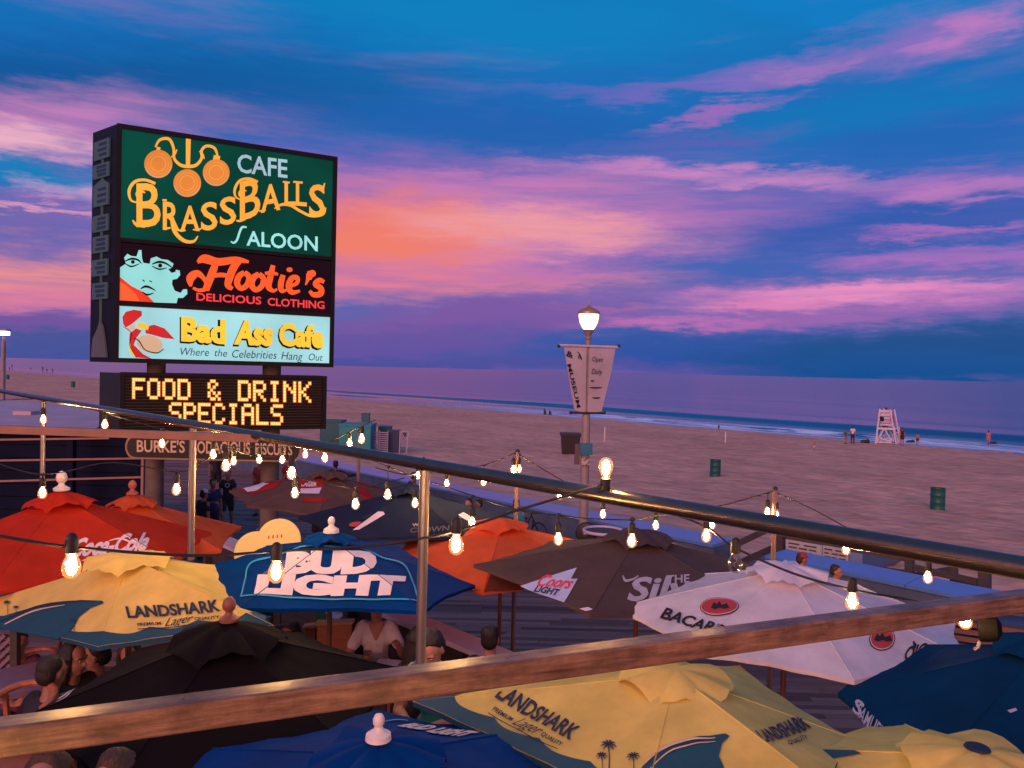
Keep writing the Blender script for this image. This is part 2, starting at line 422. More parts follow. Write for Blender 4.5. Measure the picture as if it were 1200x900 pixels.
_rp = _t.nodes.new('ShaderNodeValToRGB'); _rp.color_ramp.elements[0].position = .35; _rp.color_ramp.elements[0].color = (.86, .85, .86, 1); _rp.color_ramp.elements[1].position = .65; _rp.color_ramp.elements[1].color = (1.06, 1.05, 1.05, 1); _t.links.new(_n.outputs['Fac'], _rp.inputs[0])
_x = _t.nodes.new('ShaderNodeMix'); _x.data_type = 'RGBA'; _x.blend_type = 'MULTIPLY'; _x.inputs[0].default_value = 1; _t.links.new(_cs, _x.inputs[6]); _t.links.new(_rp.outputs[0], _x.inputs[7]); _t.links.new(_x.outputs[2], _b.inputs['Base Color'])
def sandh(n, u):
    f = max(0, 1 - abs(u) / 200)
    return sand_z(n) + f * (.07 * hsh(n * .8, u * .8) + .06 * hsh(n * 1.9 + 9, u * 1.9))
snd = nu_obj('sand', sheet(us, ns, sandh), sm); tag(snd, kind='structure')

# sea: long swell, one breaking ridge close in, foam by the shore
def seah(n, u):
    w = 0.0
    nn = n + 1.6 * math.sin(u * .045) + 1.2 * hsh(u * .03, 3)
    w += .9 * math.exp(-((nn - 97) / 2.2) ** 2) * max(0, min(1, .75 + .9 * hsh(u * .018, 7)))
    w += .40 * math.exp(-((nn - 86) / 1.2) ** 2) * max(0, min(1, .35 + 1.8 * hsh(u * .04, 31)))
    w += .12 * math.exp(-((nn - 118) / 4) ** 2)
    w += .05 * math.sin(n * .16 + 1.2 * hsh(u * .01, n * .01) * 4) * (1 if n > 104 else 0)
    return Z_SEA + w
ns2 = frange(N_SHORE - 4, 104, .4) + frange(106, 200, 3) + [230, 300, 400, 600, 1000, 2000, 5000, 12000, 30000]
us2 = [-9000, -3000, -900, -400] + frange(-200, 260, 2.5) + [300, 400, 600, 1000, 2500, 6000, 14000, 40000]
wm = bpy.data.materials.new('sea_water'); wm.use_nodes = True; t = wm.node_tree; b = t.nodes['Principled BSDF']
b.inputs['Roughness'].default_value = .11; b.inputs['IOR'].default_value = 1.33; b.inputs['Specular IOR Level'].default_value = .5
def tn(ty, **kw):
    n = t.nodes.new(ty)
    for k, v in kw.items(): setattr(n, k, v)
    return n
co = tn('ShaderNodeTexCoord'); mp = tn('ShaderNodeMapping'); mp.inputs['Scale'].default_value = (.9, .16, 1); t.links.new(co.outputs['Object'], mp.inputs[0])
n1 = tn('ShaderNodeTexNoise'); n1.inputs['Scale'].default_value = 1.0; n1.inputs['Detail'].default_value = 6; t.links.new(mp.outputs[0], n1.inputs['Vector'])
bp = tn('ShaderNodeBump'); bp.inputs['Strength'].default_value = .085; bp.inputs['Distance'].default_value = .5
t.links.new(n1.outputs['Fac'], bp.inputs['Height']); t.links.new(bp.outputs[0], b.inputs['Normal'])
mpf = tn('ShaderNodeMapping'); mpf.inputs['Scale'].default_value = (.8, .09, 1); t.links.new(co.outputs['Object'], mpf.inputs[0])
nf = tn('ShaderNodeTexNoise'); nf.inputs['Scale'].default_value = 1.4; nf.inputs['Detail'].default_value = 7; nf.inputs['Roughness'].default_value = .7; t.links.new(mpf.outputs[0], nf.inputs['Vector'])
sx = tn('ShaderNodeSeparateXYZ'); t.links.new(co.outputs['Object'], sx.inputs[0])
def tm(op, a, b_=None):
    n = tn('ShaderNodeMath', operation=op); n.use_clamp = False
    for i, v in enumerate((a, b_)):
        if v is None: continue
        if isinstance(v, (int, float)): n.inputs[i].default_value = v
        else: t.links.new(v, n.inputs[i])
    return n.outputs[0]
def tr_(v, a, b_, c=0., d=1.):
    n = tn('ShaderNodeMapRange', interpolation_type='SMOOTHSTEP')
    for i, x in ((1, a), (2, b_), (3, c), (4, d)): n.inputs[i].default_value = x
    t.links.new(v, n.inputs[0]); return n.outputs[0]
band = tm('MULTIPLY', tr_(sx.outputs[0], 79, 81), tr_(sx.outputs[0], 93, 88))
far = tr_(sx.outputs[1], 150, 60)
foam = tm('MULTIPLY', tm('MULTIPLY', band, tr_(nf.outputs['Fac'], .43, .53)), far)
mx = tn('ShaderNodeMix', data_type='RGBA'); t.links.new(foam, mx.inputs[0]); mx.inputs[6].default_value = (.012, .10, .25, 1); mx.inputs[7].default_value = (.62, .80, .98, 1)
t.links.new(mx.outputs[2], b.inputs['Base Color'])
t.links.new(tr_(foam, 0, 1, .16, .9), b.inputs['Roughness'])
sea = nu_obj('sea', sheet(us2, ns2, seah), wm); tag(sea, kind='structure')

# ground under everything on the land side
gm = mat('packed_ground', (.12, .10, .10), .9)
me = bpy.data.meshes.new('g'); me.from_pydata([(-400, -300, -.35), (N_WALL + .1, -300, -.35), (N_WALL + .1, 6000, -.35), (-400, 6000, -.35)], [], [(0, 1, 2, 3)])
tag(nu_obj('ground', me, gm), kind='structure')

# boardwalk: planks laid at 45 degrees (they run level across the view)
pm = bpy.data.materials.new('plank_wood'); pm.use_nodes = True; t = pm.node_tree; b = t.nodes['Principled BSDF']
g_ = tn('ShaderNodeNewGeometry'); rp = tn('ShaderNodeValToRGB'); t.links.new(g_.outputs['Random Per Island'], rp.inputs[0])
rp.color_ramp.elements[0].color = (.10, .055, .05, 1); rp.color_ramp.elements[1].color = (.29, .18, .155, 1)
co = tn('ShaderNodeTexCoord'); mp = tn('ShaderNodeMapping'); mp.inputs['Scale'].default_value = (1.2, 14, 1); t.links.new(co.outputs['Object'], mp.inputs[0])
n1 = tn('ShaderNodeTexNoise'); n1.inputs['Scale'].default_value = 2; n1.inputs['Detail'].default_value = 6; t.links.new(mp.outputs[0], n1.inputs['Vector'])
mx = tn('ShaderNodeMix', data_type='RGBA', blend_type='MULTIPLY'); mx.inputs[0].default_value = .7
rr = tn('ShaderNodeValToRGB'); rr.color_ramp.elements[0].color = (.5, .5, .5, 1); rr.color_ramp.elements[1].color = (1.4, 1.35, 1.35, 1); t.links.new(n1.outputs['Fac'], rr.inputs[0])
t.links.new(rp.outputs[0], mx.inputs[6]); t.links.new(rr.outputs[0], mx.inputs[7]); t.links.new(mx.outputs[2], b.inputs['Base Color'])
b.inputs['Roughness'].default_value = .72; b.inputs['Specular IOR Level'].default_value = .22
def plank_rows(mb, n0, n1_, y0, y1, z, w=.142, gap=.012, xlim=(-60, 40)):
    y = y0
    while y < y1:
        # x where n crosses n0, n1 on this row
        xa = (n0 - NX.y * y) / NX.x; xb = (n1_ - NX.y * y) / NX.x
        xa = max(xa, xlim[0]); xb = min(xb, xlim[1]); x = xa
        while x < xb - .1:
            x2 = min(xb, x + random.uniform(2.4, 4.9)); zz = z + random.uniform(-.003, .003)
            sk0 = 0; mb.box(((x + x2) / 2, y + w / 2, zz - .02), (x2 - x - .008, w - gap, .04)); x = x2
        y += w
bw = empty('boardwalk', (0, 15, 0), None, None); tag(bw, kind='structure')
p = MB(); plank_rows(p, N_PATIO + .1, N_WALL - .02, 2.5, 45, 0)
o = p.build('plank', pm, bw); tag(o, kind='stuff')
p = MB(); plank_rows(p, -14, N_PATIO - .05, 1.0, 22, PATIO_Z, xlim=(-16, 12))
pd = empty('patio_floor', (0, 6, PATIO_Z), None, None); tag(pd, kind='structure')
o = p.build('plank', pm, pd); tag(o, kind='stuff')
p = MB(); a = NU(N_PATIO - .05, 0, 0)
p.prism([NU(N_PATIO - .04, -14, -.3), NU(N_PATIO - .04, 26, -.3), NU(N_PATIO - .04, 26, PATIO_Z - .04), NU(N_PATIO - .04, -14, PATIO_Z - .04)], -NX * .1)
p.build('fascia', wood_dark, pd)

# low wall at the patio edge with a pale cap
capm = mat('pale_cap_paint', (.62, .52, .60), .5, var=.08)
darkboard = mat('dark_stained_board', (.05, .04, .04), .6, var=.3, stretch=(1, 8, 1))
lw = empty('low_wall', NU(N_PATIO + .02, 4, PATIO_Z), 'low dark board wall with a pale cap between the patio and the boardwalk', 'low wall')
p = MB(); p.bar(NU(N_PATIO + .05, -3, 2.03), NU(N_PATIO + .05, 12.3, 2.03), .30, .05); p.build('cap', capm, lw, bevel=1)
for k in range(5):
    p = MB(); z = PATIO_Z + .09 + k * .18; p.bar(NU(N_PATIO + .05, -3, z), NU(N_PATIO + .05, 12.3, z), .04, .17); p.build('board', darkboard, lw)
for k in range(8):
    p = MB(); q = NU(N_PATIO - .03, -2.6 + k * 2.1, PATIO_Z); p.box(q + Vector((0, 0, .45)), (.09, .09, .88), TH); p.build('post', darkboard, lw)

# sea wall: two lengths with a gap for the beach ramp
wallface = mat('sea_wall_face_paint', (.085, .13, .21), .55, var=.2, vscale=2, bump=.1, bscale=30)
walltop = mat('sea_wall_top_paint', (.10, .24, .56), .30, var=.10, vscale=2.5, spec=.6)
def sea_wall(u0, u1, label):
    e = empty('sea_wall', NU(N_WALL + .7, (u0 + u1) / 2, 0), label, 'sea wall')
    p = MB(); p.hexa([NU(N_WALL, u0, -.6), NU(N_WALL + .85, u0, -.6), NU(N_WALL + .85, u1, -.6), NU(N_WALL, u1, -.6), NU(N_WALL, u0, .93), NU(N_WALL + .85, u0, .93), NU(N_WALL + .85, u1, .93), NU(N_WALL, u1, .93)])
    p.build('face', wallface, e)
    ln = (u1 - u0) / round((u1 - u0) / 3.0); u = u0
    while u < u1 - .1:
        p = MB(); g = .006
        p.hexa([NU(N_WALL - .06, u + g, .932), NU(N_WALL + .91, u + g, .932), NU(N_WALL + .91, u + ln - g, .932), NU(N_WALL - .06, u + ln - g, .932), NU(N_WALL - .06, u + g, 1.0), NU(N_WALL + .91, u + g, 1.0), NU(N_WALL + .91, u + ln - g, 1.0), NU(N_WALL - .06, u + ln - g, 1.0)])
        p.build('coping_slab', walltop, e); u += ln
def u_at(px, py, z): q = G(px, py, z); return q.dot(UX)
ua = u_at(829, 640, 1.0); ub = u_at(893, 652, 1.0)
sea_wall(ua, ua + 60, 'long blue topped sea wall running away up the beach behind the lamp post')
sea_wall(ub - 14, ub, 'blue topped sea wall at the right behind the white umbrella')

# wooden beach ramp railing beyond the gap
railm = mat('weathered_rail_wood', (.06, .055, .06), .7, var=.35, stretch=(1, 1, 6), bump=.2)
ramp = empty('ramp_railing', NU(N_WALL + 2, ub, 0), 'dark wooden ramp railing with sloping rails down to the beach beside the sea wall gap', 'railing')
def prail(pa, pb, w=.05, h=.14, nm='rail'):
    p = MB(); p.bar(pa, pb, w, h); p.build(nm, railm, ramp)
D0 = 18.2
prail(P(905, 618, D0), P(848, 645, D0 - .4)); prail(P(908, 641, D0), P(848, 668, D0 - .4))
p = MB(); p.bar(P(849, 641, D0 - .4), P(848, 672, D0 - .4), .12, .12); p.build('post', railm, ramp)
for (x, y0, y1, D, w) in ((915, 622, 676, 18.0, .16), (1066, 652, 678, 16.6, .16), (1118, 664, 694, 16.2, .13), (1154, 668, 696, 15.6, .20), (990, 640, 672, 17.2, .13)):
    p = MB(); p.bar(P(x, y1 + 14, D), P(x, y0, D), w, w, up=NX); p.build('post', railm, ramp)
prail(P(915, 627, 18.1), P(1066, 655, 16.7)); prail(P(915, 654, 18.1), P(1066, 672, 16.7)); prail(P(1066, 664, 16.6), P(1155, 684, 15.6))
prail(P(1066, 676, 16.6), P(1118, 667, 17.0)); prail(P(1118, 676, 16.2), P(1155, 690, 15.6)); prail(P(1118, 692, 16.2), P(1150, 684, 16.6))
deckp = MB(); deckp.hexa([NU(N_WALL + 1.2, ub + 2.6, -.32), NU(N_WALL + 9, ub + 2.6, -.5), NU(N_WALL + 9, ub, -.5), NU(N_WALL + 1.2, ub, -.32), NU(N_WALL - .3, ub + 2.6, .03), NU(N_WALL + 9, ub + 2.6, -.35), NU(N_WALL + 9, ub, -.35), NU(N_WALL - .3, ub, .03)])
deckp.build('ramp_boards', mat('ramp_wood', (.12, .10, .11), .6, var=.3), ramp)
paper = mat('notice_board_white', (.42, .43, .47), .6, var=.12, vscale=10)
inkg = mat('notice_ink', (.06, .07, .08), .7)
for (x0, y0, x1, y1, D, lab, rows) in ((921, 632, 963, 652, 17.7, 'wide pale notice board with a red cap in front of it on the ramp railing', 4), (964, 639, 994, 655, 17.3, 'pale notice board with dark lines in the middle of the ramp railing', 3), (995, 647, 1010, 658, 17.0, 'small pale blue square notice at the right end of the ramp notices', 0)):
    e = empty('notice_board', P((x0 + x1) / 2, y1, D), lab, 'notice')
    p = MB(); sl_ = .17
    q = [P(x0, y1, D), P(x1, y1 + (x1 - x0) * sl_, D - .35), P(x1, y0 + (x1 - x0) * sl_, D - .35), P(x0, y0, D)]
    p.prism(q, NX * .03); p.build('panel', paper if rows else mat('notice_blue', (.25, .33, .55), .6), e)
    for r_ in range(rows):
        p = MB(); f = (r_ + .8) / (rows + .6)
        a_ = q[3].lerp(q[0], f) - NX * .012; b_ = q[2].lerp(q[1], f) - NX * .012; segs = random.randint(2, 3)
        for k in range(segs):
            t0 = .08 + k / segs * .86; t1 = t0 + .7 / segs * random.uniform(.6, 1.1)
            p.bar(a_.lerp(b_, t0), a_.lerp(b_, min(t1, .95)), .004, .035)
        tag(p.build('text_line', inkg, e), kind='stuff')

# bench with slats in front of the right sea wall
bn = empty('slatted_bench', P(1165, 740, 12.6), 'blue topped slatted bench at the right edge beside the sea wall', 'bench')
blue2 = mat('bench_blue_paint', (.045, .075, .14), .4, var=.1)
a, b_ = P(1100, 716, 13.6), P(1255, 736, 12.2)
p = MB(); p.bar(a, b_, .75, .06); p.build('top', blue2, bn)
slm = mat('bench_slat_wood', (.20, .11, .10), .5, var=.2)
for k in range(6):
    p = MB(); d = Vector((0, 0, -.08 - .12 * k)) - NX * (.34 + .03 * k); p.bar(a + d, b_ + d, .04, .085); p.build('slat', slm, bn)
for k in (0.05, .35, .65, .95):
    p = MB(); q = a.lerp(b_, k) + Vector((0, 0, -.04)); p.bar(q, Vector((q.x, q.y, 0)), .08, .3); p.build('leg', blue2, bn)

# ================================================================== the big sign
DL, DR = 14.0, 15.9
sTL, sTR, sBL, sBR = P(137, 143, DL), P(395, 186, DR), P(133, 423, DL), P(389, 432, DR)
s_ex = ((sTR - sTL) + (sBR - sBL)); s_ex.z = 0; s_ex.normalize(); s_n = Vector((s_ex.y, -s_ex.x, 0))
SO = (sTL + sBL) / 2
def sp(px, py, off=0.): return on_plane(px, py, SO, s_n) + s_n * off
black = mat('sign_black_metal', (.008, .009, .013), .5, spec=.2)
sign = empty('sign_board', sp(255, 432) * 1.0, 'tall lit cabinet sign with green, black and pale blue advertising panels on two posts', 'sign')
zt = (sTL.z + sTR.z) / 2; zb = (sBL.z + sBR.z) / 2; xl = 0.0
def sq(a_, z_, off=0.): v = SO + s_ex * a_ + s_n * off; return Vector((v.x, v.y, z_))
s_side = Vector((-.79, .61, 0)).normalized(); s_sn = Vector((-s_side.y, s_side.x, 0)).normalized()
if s_sn.y > 0: s_sn = -s_sn
SWD = (sTR - sTL).dot(s_ex)
SDEP = .95
bk = s_side * SDEP; p = MB(); p.hexa([sq(0, zb, -.03) + bk, sq(SWD, zb, -1.2), sq(SWD, zb, -.03), sq(0, zb, -.03), sq(0, zt, -.03) + bk, sq(SWD, zt, -1.2), sq(SWD, zt, -.03), sq(0, zt, -.03)])
p.build('cabinet', black, sign)
fr = .085
for (x0, z0, x1, z1) in ((0, zb, SWD, zb + fr), (0, zt - fr, SWD, zt), (0, zb + fr, fr, zt - fr), (SWD - fr, zb + fr, SWD, zt - fr)):
    p = MB(); p.hexa([sq(x0, z0, -.028), sq(x1, z0, -.028), sq(x1, z0, .05), sq(x0, z0, .05), sq(x0, z1, -.028), sq(x1, z1, -.028), sq(x1, z1, .05), sq(x0, z1, .05)])
    p.build('frame', black, sign)
def lit(name, rgb, es, basef=.5, var=.06, vscale=1.2):
    """back-lit translucent sign face; the tubes behind make it a little uneven"""
    c = L(*rgb); m = mat(name, tuple(min(1, x * basef) for x in c), .35, var=.05)
    t = m.node_tree; b = t.nodes['Principled BSDF']
    n = t.nodes.new('ShaderNodeTexNoise'); n.inputs['Scale'].default_value = vscale; co = t.nodes.new('ShaderNodeTexCoord'); t.links.new(co.outputs['Object'], n.inputs['Vector'])
    mr = t.nodes.new('ShaderNodeMapRange'); mr.inputs[1].default_value = .3; mr.inputs[2].default_value = .7; mr.inputs[3].default_value = es * (1 - var * 2); mr.inputs[4].default_value = es * (1 + var * 2)
    t.links.new(n.outputs['Fac'], mr.inputs[0]); t.links.new(mr.outputs[0], b.inputs['Emission Strength'])
    b.inputs['Emission Color'].default_value = (*c, 1); b.inputs['Specular IOR Level'].default_value = .08; return m
def sz(px, py): return sp(px, py).z
zg1, zg0 = zt - fr, (sz(140, 279) + sz(388, 303)) / 2
zh1 = zg0 - .07; zh0 = (sz(136, 354) + sz(388, 370)) / 2
zc1 = zh0 - .05; zc0 = zb + fr
def panel(z0, z1, m, nm='sign_panel', lab=None):
    p = MB(); p.hexa([sq(fr, z0, -.028), sq(SWD - fr, z0, -.028), sq(SWD - fr, z0, .01), sq(fr, z0, .01), sq(fr, z1, -.028), sq(SWD - fr, z1, -.028), sq(SWD - fr, z1, .01), sq(fr, z1, .01)])
    o = p.build(nm, m, sign); o['label'] = lab; return o
pg = panel(zg0 + .03, zg1, lit('panel_green', (0, 66, 54), .85, .35, .25, .5), lab='dark green top panel with brass lettering')
ph = panel(zh0 + .02, zh1, lit('panel_black', (28, 14, 26), .5), lab='black middle panel with orange lettering')
pc = panel(zc0, zc1, lit('panel_ice', (150, 212, 218), .95, .5, .10, .6), lab='pale blue bottom panel with yellow lettering')
for z in (zg0 - .02, zh0 - .015):
    p = MB(); p.hexa([sq(fr, z - .03, -.026), sq(SWD - fr, z - .03, -.026), sq(SWD - fr, z - .03, .035), sq(fr, z - .03, .035), sq(fr, z + .04, -.026), sq(SWD - fr, z + .04, -.026), sq(SWD - fr, z + .04, .035), sq(fr, z + .04, .035)]); p.build('divider', black, sign)
def islands(g):
    vs, fs = g; par = list(range(len(vs)))
    def fd(i):
        while par[i] != i: par[i] = par[par[i]]; i = par[i]
        return i
    for f in fs:
        for i in f[1:]: par[fd(i)] = fd(f[0])
    # curve fills can leave coincident points apart: join by position
    seen = {}
    for i, v in enumerate(vs):
        k_ = (round(v[0], 4), round(v[1], 4))
        if k_ in seen: par[fd(i)] = fd(seen[k_])
        else: seen[k_] = i
    gr = {}
    for f in fs: gr.setdefault(fd(f[0]), []).append(f)
    out_ = []
    for fl in gr.values():
        xs_ = [vs[i][0] for f in fl for i in f]; out_.append([min(xs_), max(xs_), fl])
    out_.sort(key=lambda q: q[0]); res = []
    for o_ in out_:
        if res and o_[0] < res[-1][1] - .6 * min(o_[1] - o_[0], res[-1][1] - res[-1][0]): res[-1][2] += o_[2]; res[-1][1] = max(res[-1][1], o_[1])
        else: res.append(o_)
    r2 = []
    for _, _, fl in res:
        ids = sorted({i for f in fl for i in f}); mp_ = {i: k for k, i in enumerate(ids)}
        r2.append(([vs[i] for i in ids], [tuple(mp_[i] for i in f) for f in fl]))
    return r2
def sgeo(name, parent, m, items, off=.016):
    if name in ('lettering', 'letter_shadow', 'face_print', 'emblem_print') or len(items) > 1:
        o = None
        for it in items:
            for g in (islands(it) if name in ('lettering', 'letter_shadow') else [it]): o = sgeo1({'lettering': 'letter'}.get(name, name), parent, m, [g], off)
        return o
    return sgeo1(name, parent, m, items, off)
def sgeo1(name, parent, m, items, off=.016):
    mb = MB()
    for vs, fs in items: mb.add([sp(x, y, off) for x, y in vs], fs)
    return mb.build(name, m, parent)
def t2(s, bl, br, tl, bold=0., shear=0., space=1.):
    g = text_geo(s, bold, shear, space); ex = (br[0] - bl[0], br[1] - bl[1]); ey = (tl[0] - bl[0], tl[1] - bl[1])
    return [(bl[0] + ex[0] * x + ey[0] * y, bl[1] + ex[1] * x + ey[1] * y) for x, y in g[0]], g[1]
def circ(cx, cy, rx, ry=None, n=28, a0=0, a1=360):
    ry = ry or rx; return [(cx + rx * math.cos(R(a0 + (a1 - a0) * i / n)), cy + ry * math.sin(R(a0 + (a1 - a0) * i / n))) for i in range(n if a1 - a0 == 360 else n + 1)]
def K(pts, s=3.75, ox=90, oy=130): return [(ox + q[0] / s, oy + q[1] / s) + ((q[2] / s,) if len(q) > 2 else ()) for q in pts]
brass = lit('letter_brass', (246, 166, 62), 1.0, .3); brass_dark = lit('ball_brass', (228, 140, 62), .85, .3)
ice = lit('letter_ice', (160, 196, 208), .9, .3); ice2 = lit('letter_aqua', (150, 222, 220), 1.0, .3)
def letter(ch, x0, y0, x1, y1, skew=0, bold=.035): # upright letter in a crop box; skew lowers/raises its right side
    (a0, b0), (a1, b1) = K([(x0, y1)])[0], K([(x1, y1 + skew)])[0]; a2, b2 = K([(x0, y0)])[0]
    return t2(ch, (a0, b0), (a1, b1), (a2, b2), bold)
sgeo('lettering', pg, brass, [letter('B', 262, 310, 368, 508, -2, .012), letter('R', 378, 394, 452, 520, 4, .018), letter('A', 455, 412, 540, 524, 2, .018),
    letter('S', 545, 400, 618, 524, -6, .018), letter('S', 628, 378, 700, 500, -8, .018), letter('B', 716, 305, 806, 482, -26, .012), letter('A', 808, 325, 894, 446, -14, .018),
    letter('L', 912, 308, 962, 414, 0, .018), letter('L', 962, 312, 1010, 414, 4, .018), letter('S', 1020, 320, 1090, 462, 0, .02)]
    + [ribbon2d(K(q)) for q in (
    [(300, 360, 6), (275, 352, 12), (262, 370, 8), (285, 400, 5), (240, 395, 9), (230, 350, 14), (255, 312, 14), (300, 304, 12), (345, 320, 12)],
    [(245, 480, 6), (262, 500, 14), (300, 508, 12)], [(378, 512, 10), (395, 516, 10), (412, 514, 6)], [(376, 392, 8), (395, 394, 10)],
    [(418, 470, 18), (430, 530, 18), (470, 570, 16), (512, 574, 12), (532, 550, 5)],
    [(445, 524, 9), (462, 527, 9), (478, 525, 6)], [(510, 522, 6), (530, 522, 9), (546, 518, 6)],
    [(745, 352, 5), (722, 350, 10), (712, 368, 7), (728, 392, 4), (698, 378, 8), (694, 345, 12), (715, 308, 12), (755, 298, 11), (795, 312, 10)],
    [(700, 482, 6), (716, 484, 10), (740, 476, 8)], [(800, 440, 6), (815, 440, 8), (830, 436, 5)],
    [(905, 312, 8), (935, 316, 8)], [(950, 312, 8), (992, 316, 10)],
    [(868, 430, 5), (900, 412, 12), (940, 416, 13), (980, 440, 12), (1030, 462, 12), (1080, 455, 11), (1092, 425, 8)],
    [(1088, 318, 6), (1082, 345, 9), (1086, 362, 4)])])
sgeo('lettering', pg, ice, [t2('CAFE', K([(705, 268)])[0], K([(925, 294)])[0], K([(705, 186)])[0], .018)])
sgeo('lettering', pg, ice2, [t2('ALOON', K([(745, 590)])[0], K([(1058, 616)])[0], K([(745, 524)])[0], .018), ribbon2d(K([(746, 512, 7), (726, 512, 10), (714, 536, 10), (704, 566, 10), (690, 580, 9), (676, 574, 5)]))])
# brass balls emblem: three shaded balls hanging from a scrolled bracket
ballrim = lit('ball_rim', (214, 172, 150), .8, .3)
for (cx, cy, r_) in ((358, 234, 62), (485, 318, 61), (612, 272, 59)):
    c2 = K([(cx, cy)])[0]; rr_ = r_ / 3.75
    sgeo('brass_ball', pg, brass_dark, [poly2d(circ(c2[0], c2[1], rr_))], .018)
    for o_ in range(3):
        rr3 = rr_ * (.93 - .2 * o_); sgeo('ball_ring', pg, ballrim if o_ == 0 else lit('ball_ring%d' % o_, ((238, 152, 70), (244, 164, 84))[o_ - 1], .85, .3),
            [ribbon2d([(x, y, .9) for x, y in circ(c2[0], c2[1], rr3, None, 20, 10 if o_ == 0 else 0, 170 if o_ == 0 else 359.9)], 2)], .022 + .002 * o_)
sgeo('scroll_bracket', pg, brass, [ribbon2d(K(q)) for q in ([(490, 112, 22), (489, 180, 20), (488, 245, 18)], [(345, 160, 8), (365, 128, 12), (405, 125, 13), (425, 165, 12), (428, 210, 12), (455, 238, 14), (490, 245, 15), (525, 238, 14), (548, 208, 12), (548, 175, 12), (570, 155, 12), (605, 165, 12), (620, 205, 8)],
    [(414, 205, 4), (430, 190, 9), (440, 170, 4)], [(538, 178, 4), (552, 192, 9), (560, 212, 4)], [(350, 168, 22), (366, 172, 20)], [(600, 204, 20), (628, 210, 20)])])
# clothing shop panel
org = lit('letter_orange', (255, 92, 42), 1.0, .3); red_ = lit('letter_red', (255, 66, 70), 1.0, .3)
HT0 = [letter('H', 556, 662, 672, 778, 12, .075), letter('o', 682, 682, 742, 780, 6, .07), letter('o', 742, 688, 806, 786, 6, .07), letter('t', 808, 690, 856, 790, 6, .06), letter('i', 872, 700, 898, 794, 2, .06), letter('e', 902, 690, 966, 796, 8, .07), letter('s', 1018, 704, 1086, 808, 8, .07)]
def shear_(g, k=.18, y0=240): return [(x + (y0 + 95 - y) * k, y) for x, y in g[0]], g[1]
sgeo('lettering', ph, org, [ribbon2d(K([(a_, b_ + (b_ - 740) * .06, w_ * 1.12) for a_, b_, w_ in q])) for q in ([(612, 672, 22), (598, 705, 30), (582, 745, 30), (566, 785, 26)], [(716, 668, 16), (690, 690, 30), (672, 730, 30), (664, 764, 26), (684, 780, 14)], [(585, 730, 12), (630, 722, 18), (680, 728, 14)], [(736, 712, 20), (712, 728, 24), (704, 758, 24), (722, 778, 20), (748, 762, 22), (756, 730, 22), (736, 712, 20)], [(800, 718, 20), (776, 734, 24), (768, 764, 24), (786, 784, 20), (812, 768, 22), (820, 738, 22), (800, 718, 20)], [(862, 682, 18), (850, 730, 24), (842, 770, 24), (862, 788, 14), (880, 780, 8)], [(826, 716, 12), (856, 714, 16), (884, 720, 10)], [(906, 722, 20), (896, 760, 24), (900, 788, 18), (922, 784, 8)], [(936, 770, 12), (966, 756, 16), (968, 734, 18), (944, 736, 22), (930, 768, 24), (944, 794, 20), (980, 788, 10)], [(1086, 752, 14), (1066, 744, 20), (1048, 760, 22), (1072, 778, 22), (1070, 800, 24), (1040, 804, 20), (1022, 788, 12)], [(500, 770, 10), (500, 735, 34), (530, 716, 26), (560, 740, 16), (572, 775, 18), (540, 786, 14), (510, 776, 10)], [(530, 670, 12), (560, 655, 34), (620, 668, 30), (700, 660, 26), (755, 668, 10)], [(1020, 718, 22), (1014, 742, 14), (1004, 764, 5)], [(1012, 712, 10), (1030, 716, 16), (1026, 742, 8)])] + [poly2d(circ(*K([(934, 698)])[0], 3.6, 2.8)), poly2d(circ(*K([(1034, 715)])[0], 4.2, 4.2))])
sgeo('lettering', ph, red_, [t2('DELICIOUS', K([(525, 832)])[0], K([(810, 850)])[0], K([(525, 798)])[0], .02), t2('CLOTHING', K([(838, 854)])[0], K([(1088, 870)])[0], K([(838, 820)])[0], .02)])
aqua = lit('face_aqua', (140, 216, 212), .9, .4); dk = lit('print_dark', (16, 18, 26), .2)
face = [(180, 712), (190, 688), (215, 672), (208, 645), (222, 628), (240, 638), (262, 640), (272, 612), (284, 612), (286, 645), (292, 668), (320, 672), (325, 648), (350, 640), (372, 652), (400, 655), (425, 672), (418, 690), (402, 695), (415, 712), (432, 708), (436, 698), (452, 702), (454, 722), (440, 738), (420, 742), (418, 762), (430, 790), (455, 800), (468, 784), (484, 784), (486, 804), (466, 822), (444, 822), (438, 845), (340, 842), (300, 800), (240, 770), (180, 722)]
sgeo('face_print', ph, aqua, [poly2d(K(face))])
sgeo('shoulder_print', ph, lit('print_redorange', (226, 62, 36), .9, .4), [poly2d(K([(178, 722), (240, 760), (290, 790), (330, 815), (350, 842), (178, 832)]))], .013)
sgeo('shoulder_print', ph, lit('print_orange2', (240, 98, 52), .9, .4), [poly2d(K([(178, 745), (215, 765), (260, 805), (275, 836), (178, 832)]))], .019)
sgeo('face_print', ph, dk, [ribbon2d(K(q)) for q in ([(210, 662, 4), (240, 650, 9), (270, 656, 8), (284, 672, 3)], [(214, 672, 4), (240, 684, 7), (275, 672, 3)], [(330, 674, 4), (360, 664, 10), (390, 670, 8), (420, 690, 4)], [(330, 682, 3), (362, 696, 7), (395, 690, 3)], [(288, 742, 4), (298, 750, 5)], [(318, 746, 4), (330, 752, 5)], [(280, 782, 4), (300, 772, 10), (320, 776, 9), (346, 790, 3)], [(288, 796, 4), (310, 808, 8), (338, 800, 3)])]
     + [poly2d(circ(*K([(246, 664)])[0], 2.2)), poly2d(circ(*K([(366, 680)])[0], 2.4))], .020)
